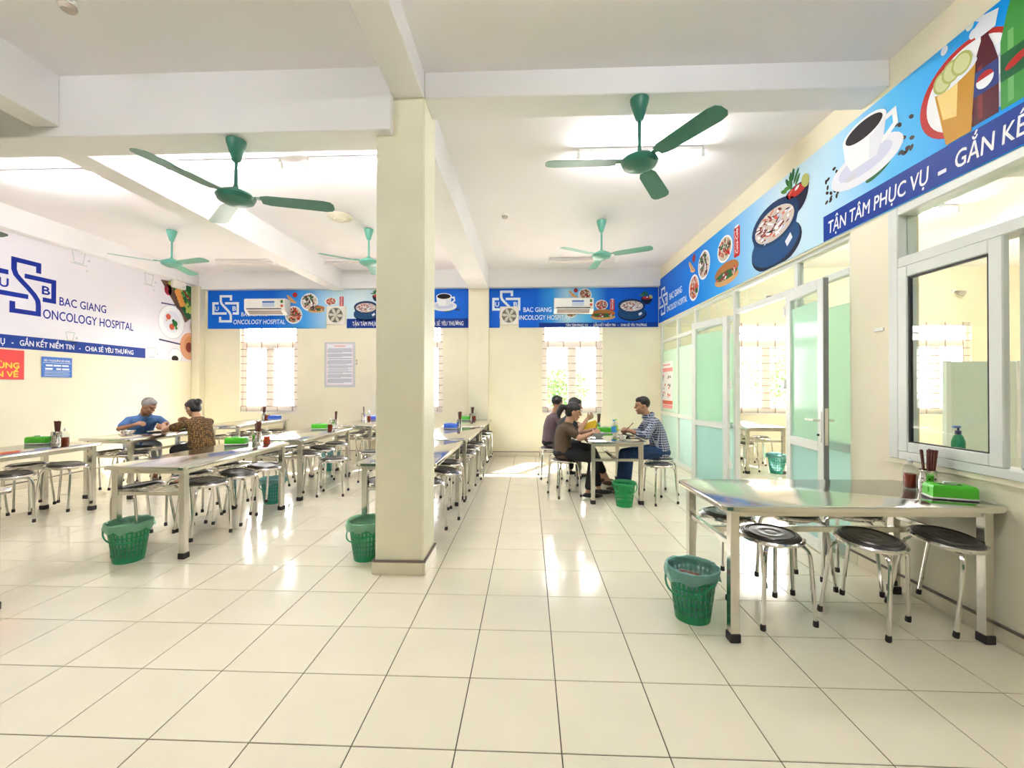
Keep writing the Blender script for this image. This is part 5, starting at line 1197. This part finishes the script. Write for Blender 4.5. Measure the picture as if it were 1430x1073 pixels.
# woman with ponytail, front left
person('woman with ponytail in brown top and black trousers, nearest diner', STOOL_W1, 0, dict(LEGS, pelvis=(-.02, 0, .55), neck=(.045, 0, .915), head=(.115, 0, 1.055), face=(1, -.05, -.22), elbow_l=(.22, .22, .755), elbow_r=(.18, -.20, .745), wrist_l=(.36, .05, .82), wrist_r=(.34, -.12, .80),
    palm_l=(.2, -.6, -.4), palm_r=(.2, .6, -.4), shirt='brown_tee', trousers='trouser_black', sleeve=.60, wide=.145, style='tail', knee_l=(.36, .10, .50), knee_r=(.36, -.10, .49), ankle_l=(.44, .05, .085), ankle_r=(.28, -.14, .085), leg=.86, shoe='shoe_black', belly=-.01))
person('diner in black lifting a spoon, behind the ponytail woman', STOOL_W2, 0, dict(LEGS, pelvis=(-.02, 0, .55), neck=(.10, 0, .955), head=(.18, 0, 1.105), face=(1, -.1, -.1), elbow_l=(.25, .22, .79), elbow_r=(.20, -.20, .75), wrist_l=(.36, .06, .80), wrist_r=(.335, -.08, .93), hand_r=(.6, .2, .35),
    palm_l=(.2, -.6, -.4), palm_r=(-.3, .8, .1), shirt='black_shirt', trousers='trouser_black', sleeve=.60, wide=.15, style='long', knee_l=(.38, .10, .50), knee_r=(.40, -.06, .50), ankle_l=(.58, .14, .09), ankle_r=(.62, -.02, .09), leg=.7, shoe='shoe_brown'))
person('diner in purple shirt seen from behind, farthest at the table', STOOL_W3, .25, dict(LEGS, pelvis=(0, 0, .55), neck=(.08, 0, .965), head=(.12, 0, 1.125), face=(1, .5, -.12), elbow_l=(.22, .22, .78), elbow_r=(.20, -.23, .75), wrist_l=(.42, .12, .80), wrist_r=(.41, -.12, .79),
    shirt='purple_shirt', trousers='trouser_black', sleeve=.7, wide=.165, skin='skin_tan'))
# old couple
person('old grey haired man in blue polo bending over his food', (-5.70, 6.02), -.55, dict(LEGS, pelvis=(0, 0, .55), neck=(.30, 0, .955), head=(.44, -.0, 1.095), face=(.95, .55, -.62), elbow_l=(.40, .24, .785), elbow_r=(.27, -.27, .785), wrist_l=(.60, .12, .815), wrist_r=(.45, -.16, .845), twist=-.25,
    palm_l=(.1, -.6, -.5), palm_r=(.1, .6, -.4), shirt='polo_blue', trousers='trouser_pale', sleeve=.68, wide=.175, hair='hair_grey', collar=True, skin='skin_tan', leg=.75, shoe='shoe_brown', knee_l=(.36, .12, .52), knee_r=(.34, -.12, .52), ankle_l=(.30, .12, .085), ankle_r=(.22, -.14, .085)))
person('woman with hair bun in patterned brown blouse, back turned', STOOL_OW, PI-.35, dict(LEGS, pelvis=(0, 0, .55), neck=(.10, 0, .945), head=(.20, .0, 1.075), face=(1, .25, -.35), elbow_l=(.36, .25, .785), elbow_r=(.24, -.20, .80), wrist_l=(.55, .16, .84), wrist_r=(.36, -.05, .90), hand_r=(.5, .2, .1),
    palm_l=(.1, -.6, -.4), palm_r=(.1, .6, -.3), shirt='dotted_blouse', trousers='trouser_black', sleeve=.58, wide=.165, style='bun', belly=.015, leg=.8))
st = link('chopstick', _stick[0]); st.location = (-5.02, 5.86, .80); st.rotation_euler = Vector((.38, -.05, .14)).to_track_quat('Z', 'Y').to_euler(); tag(st, 'dark chopstick held by the woman with hair bun', 'chopstick')
st = link('chopstick', _stick[0]); st.location = (1.155, 5.43, .765); st.rotation_euler = Vector((.16, .06, .14)).to_track_quat('Z', 'Y').to_euler(); tag(st, 'chopstick held by the man in checked shirt', 'chopstick')
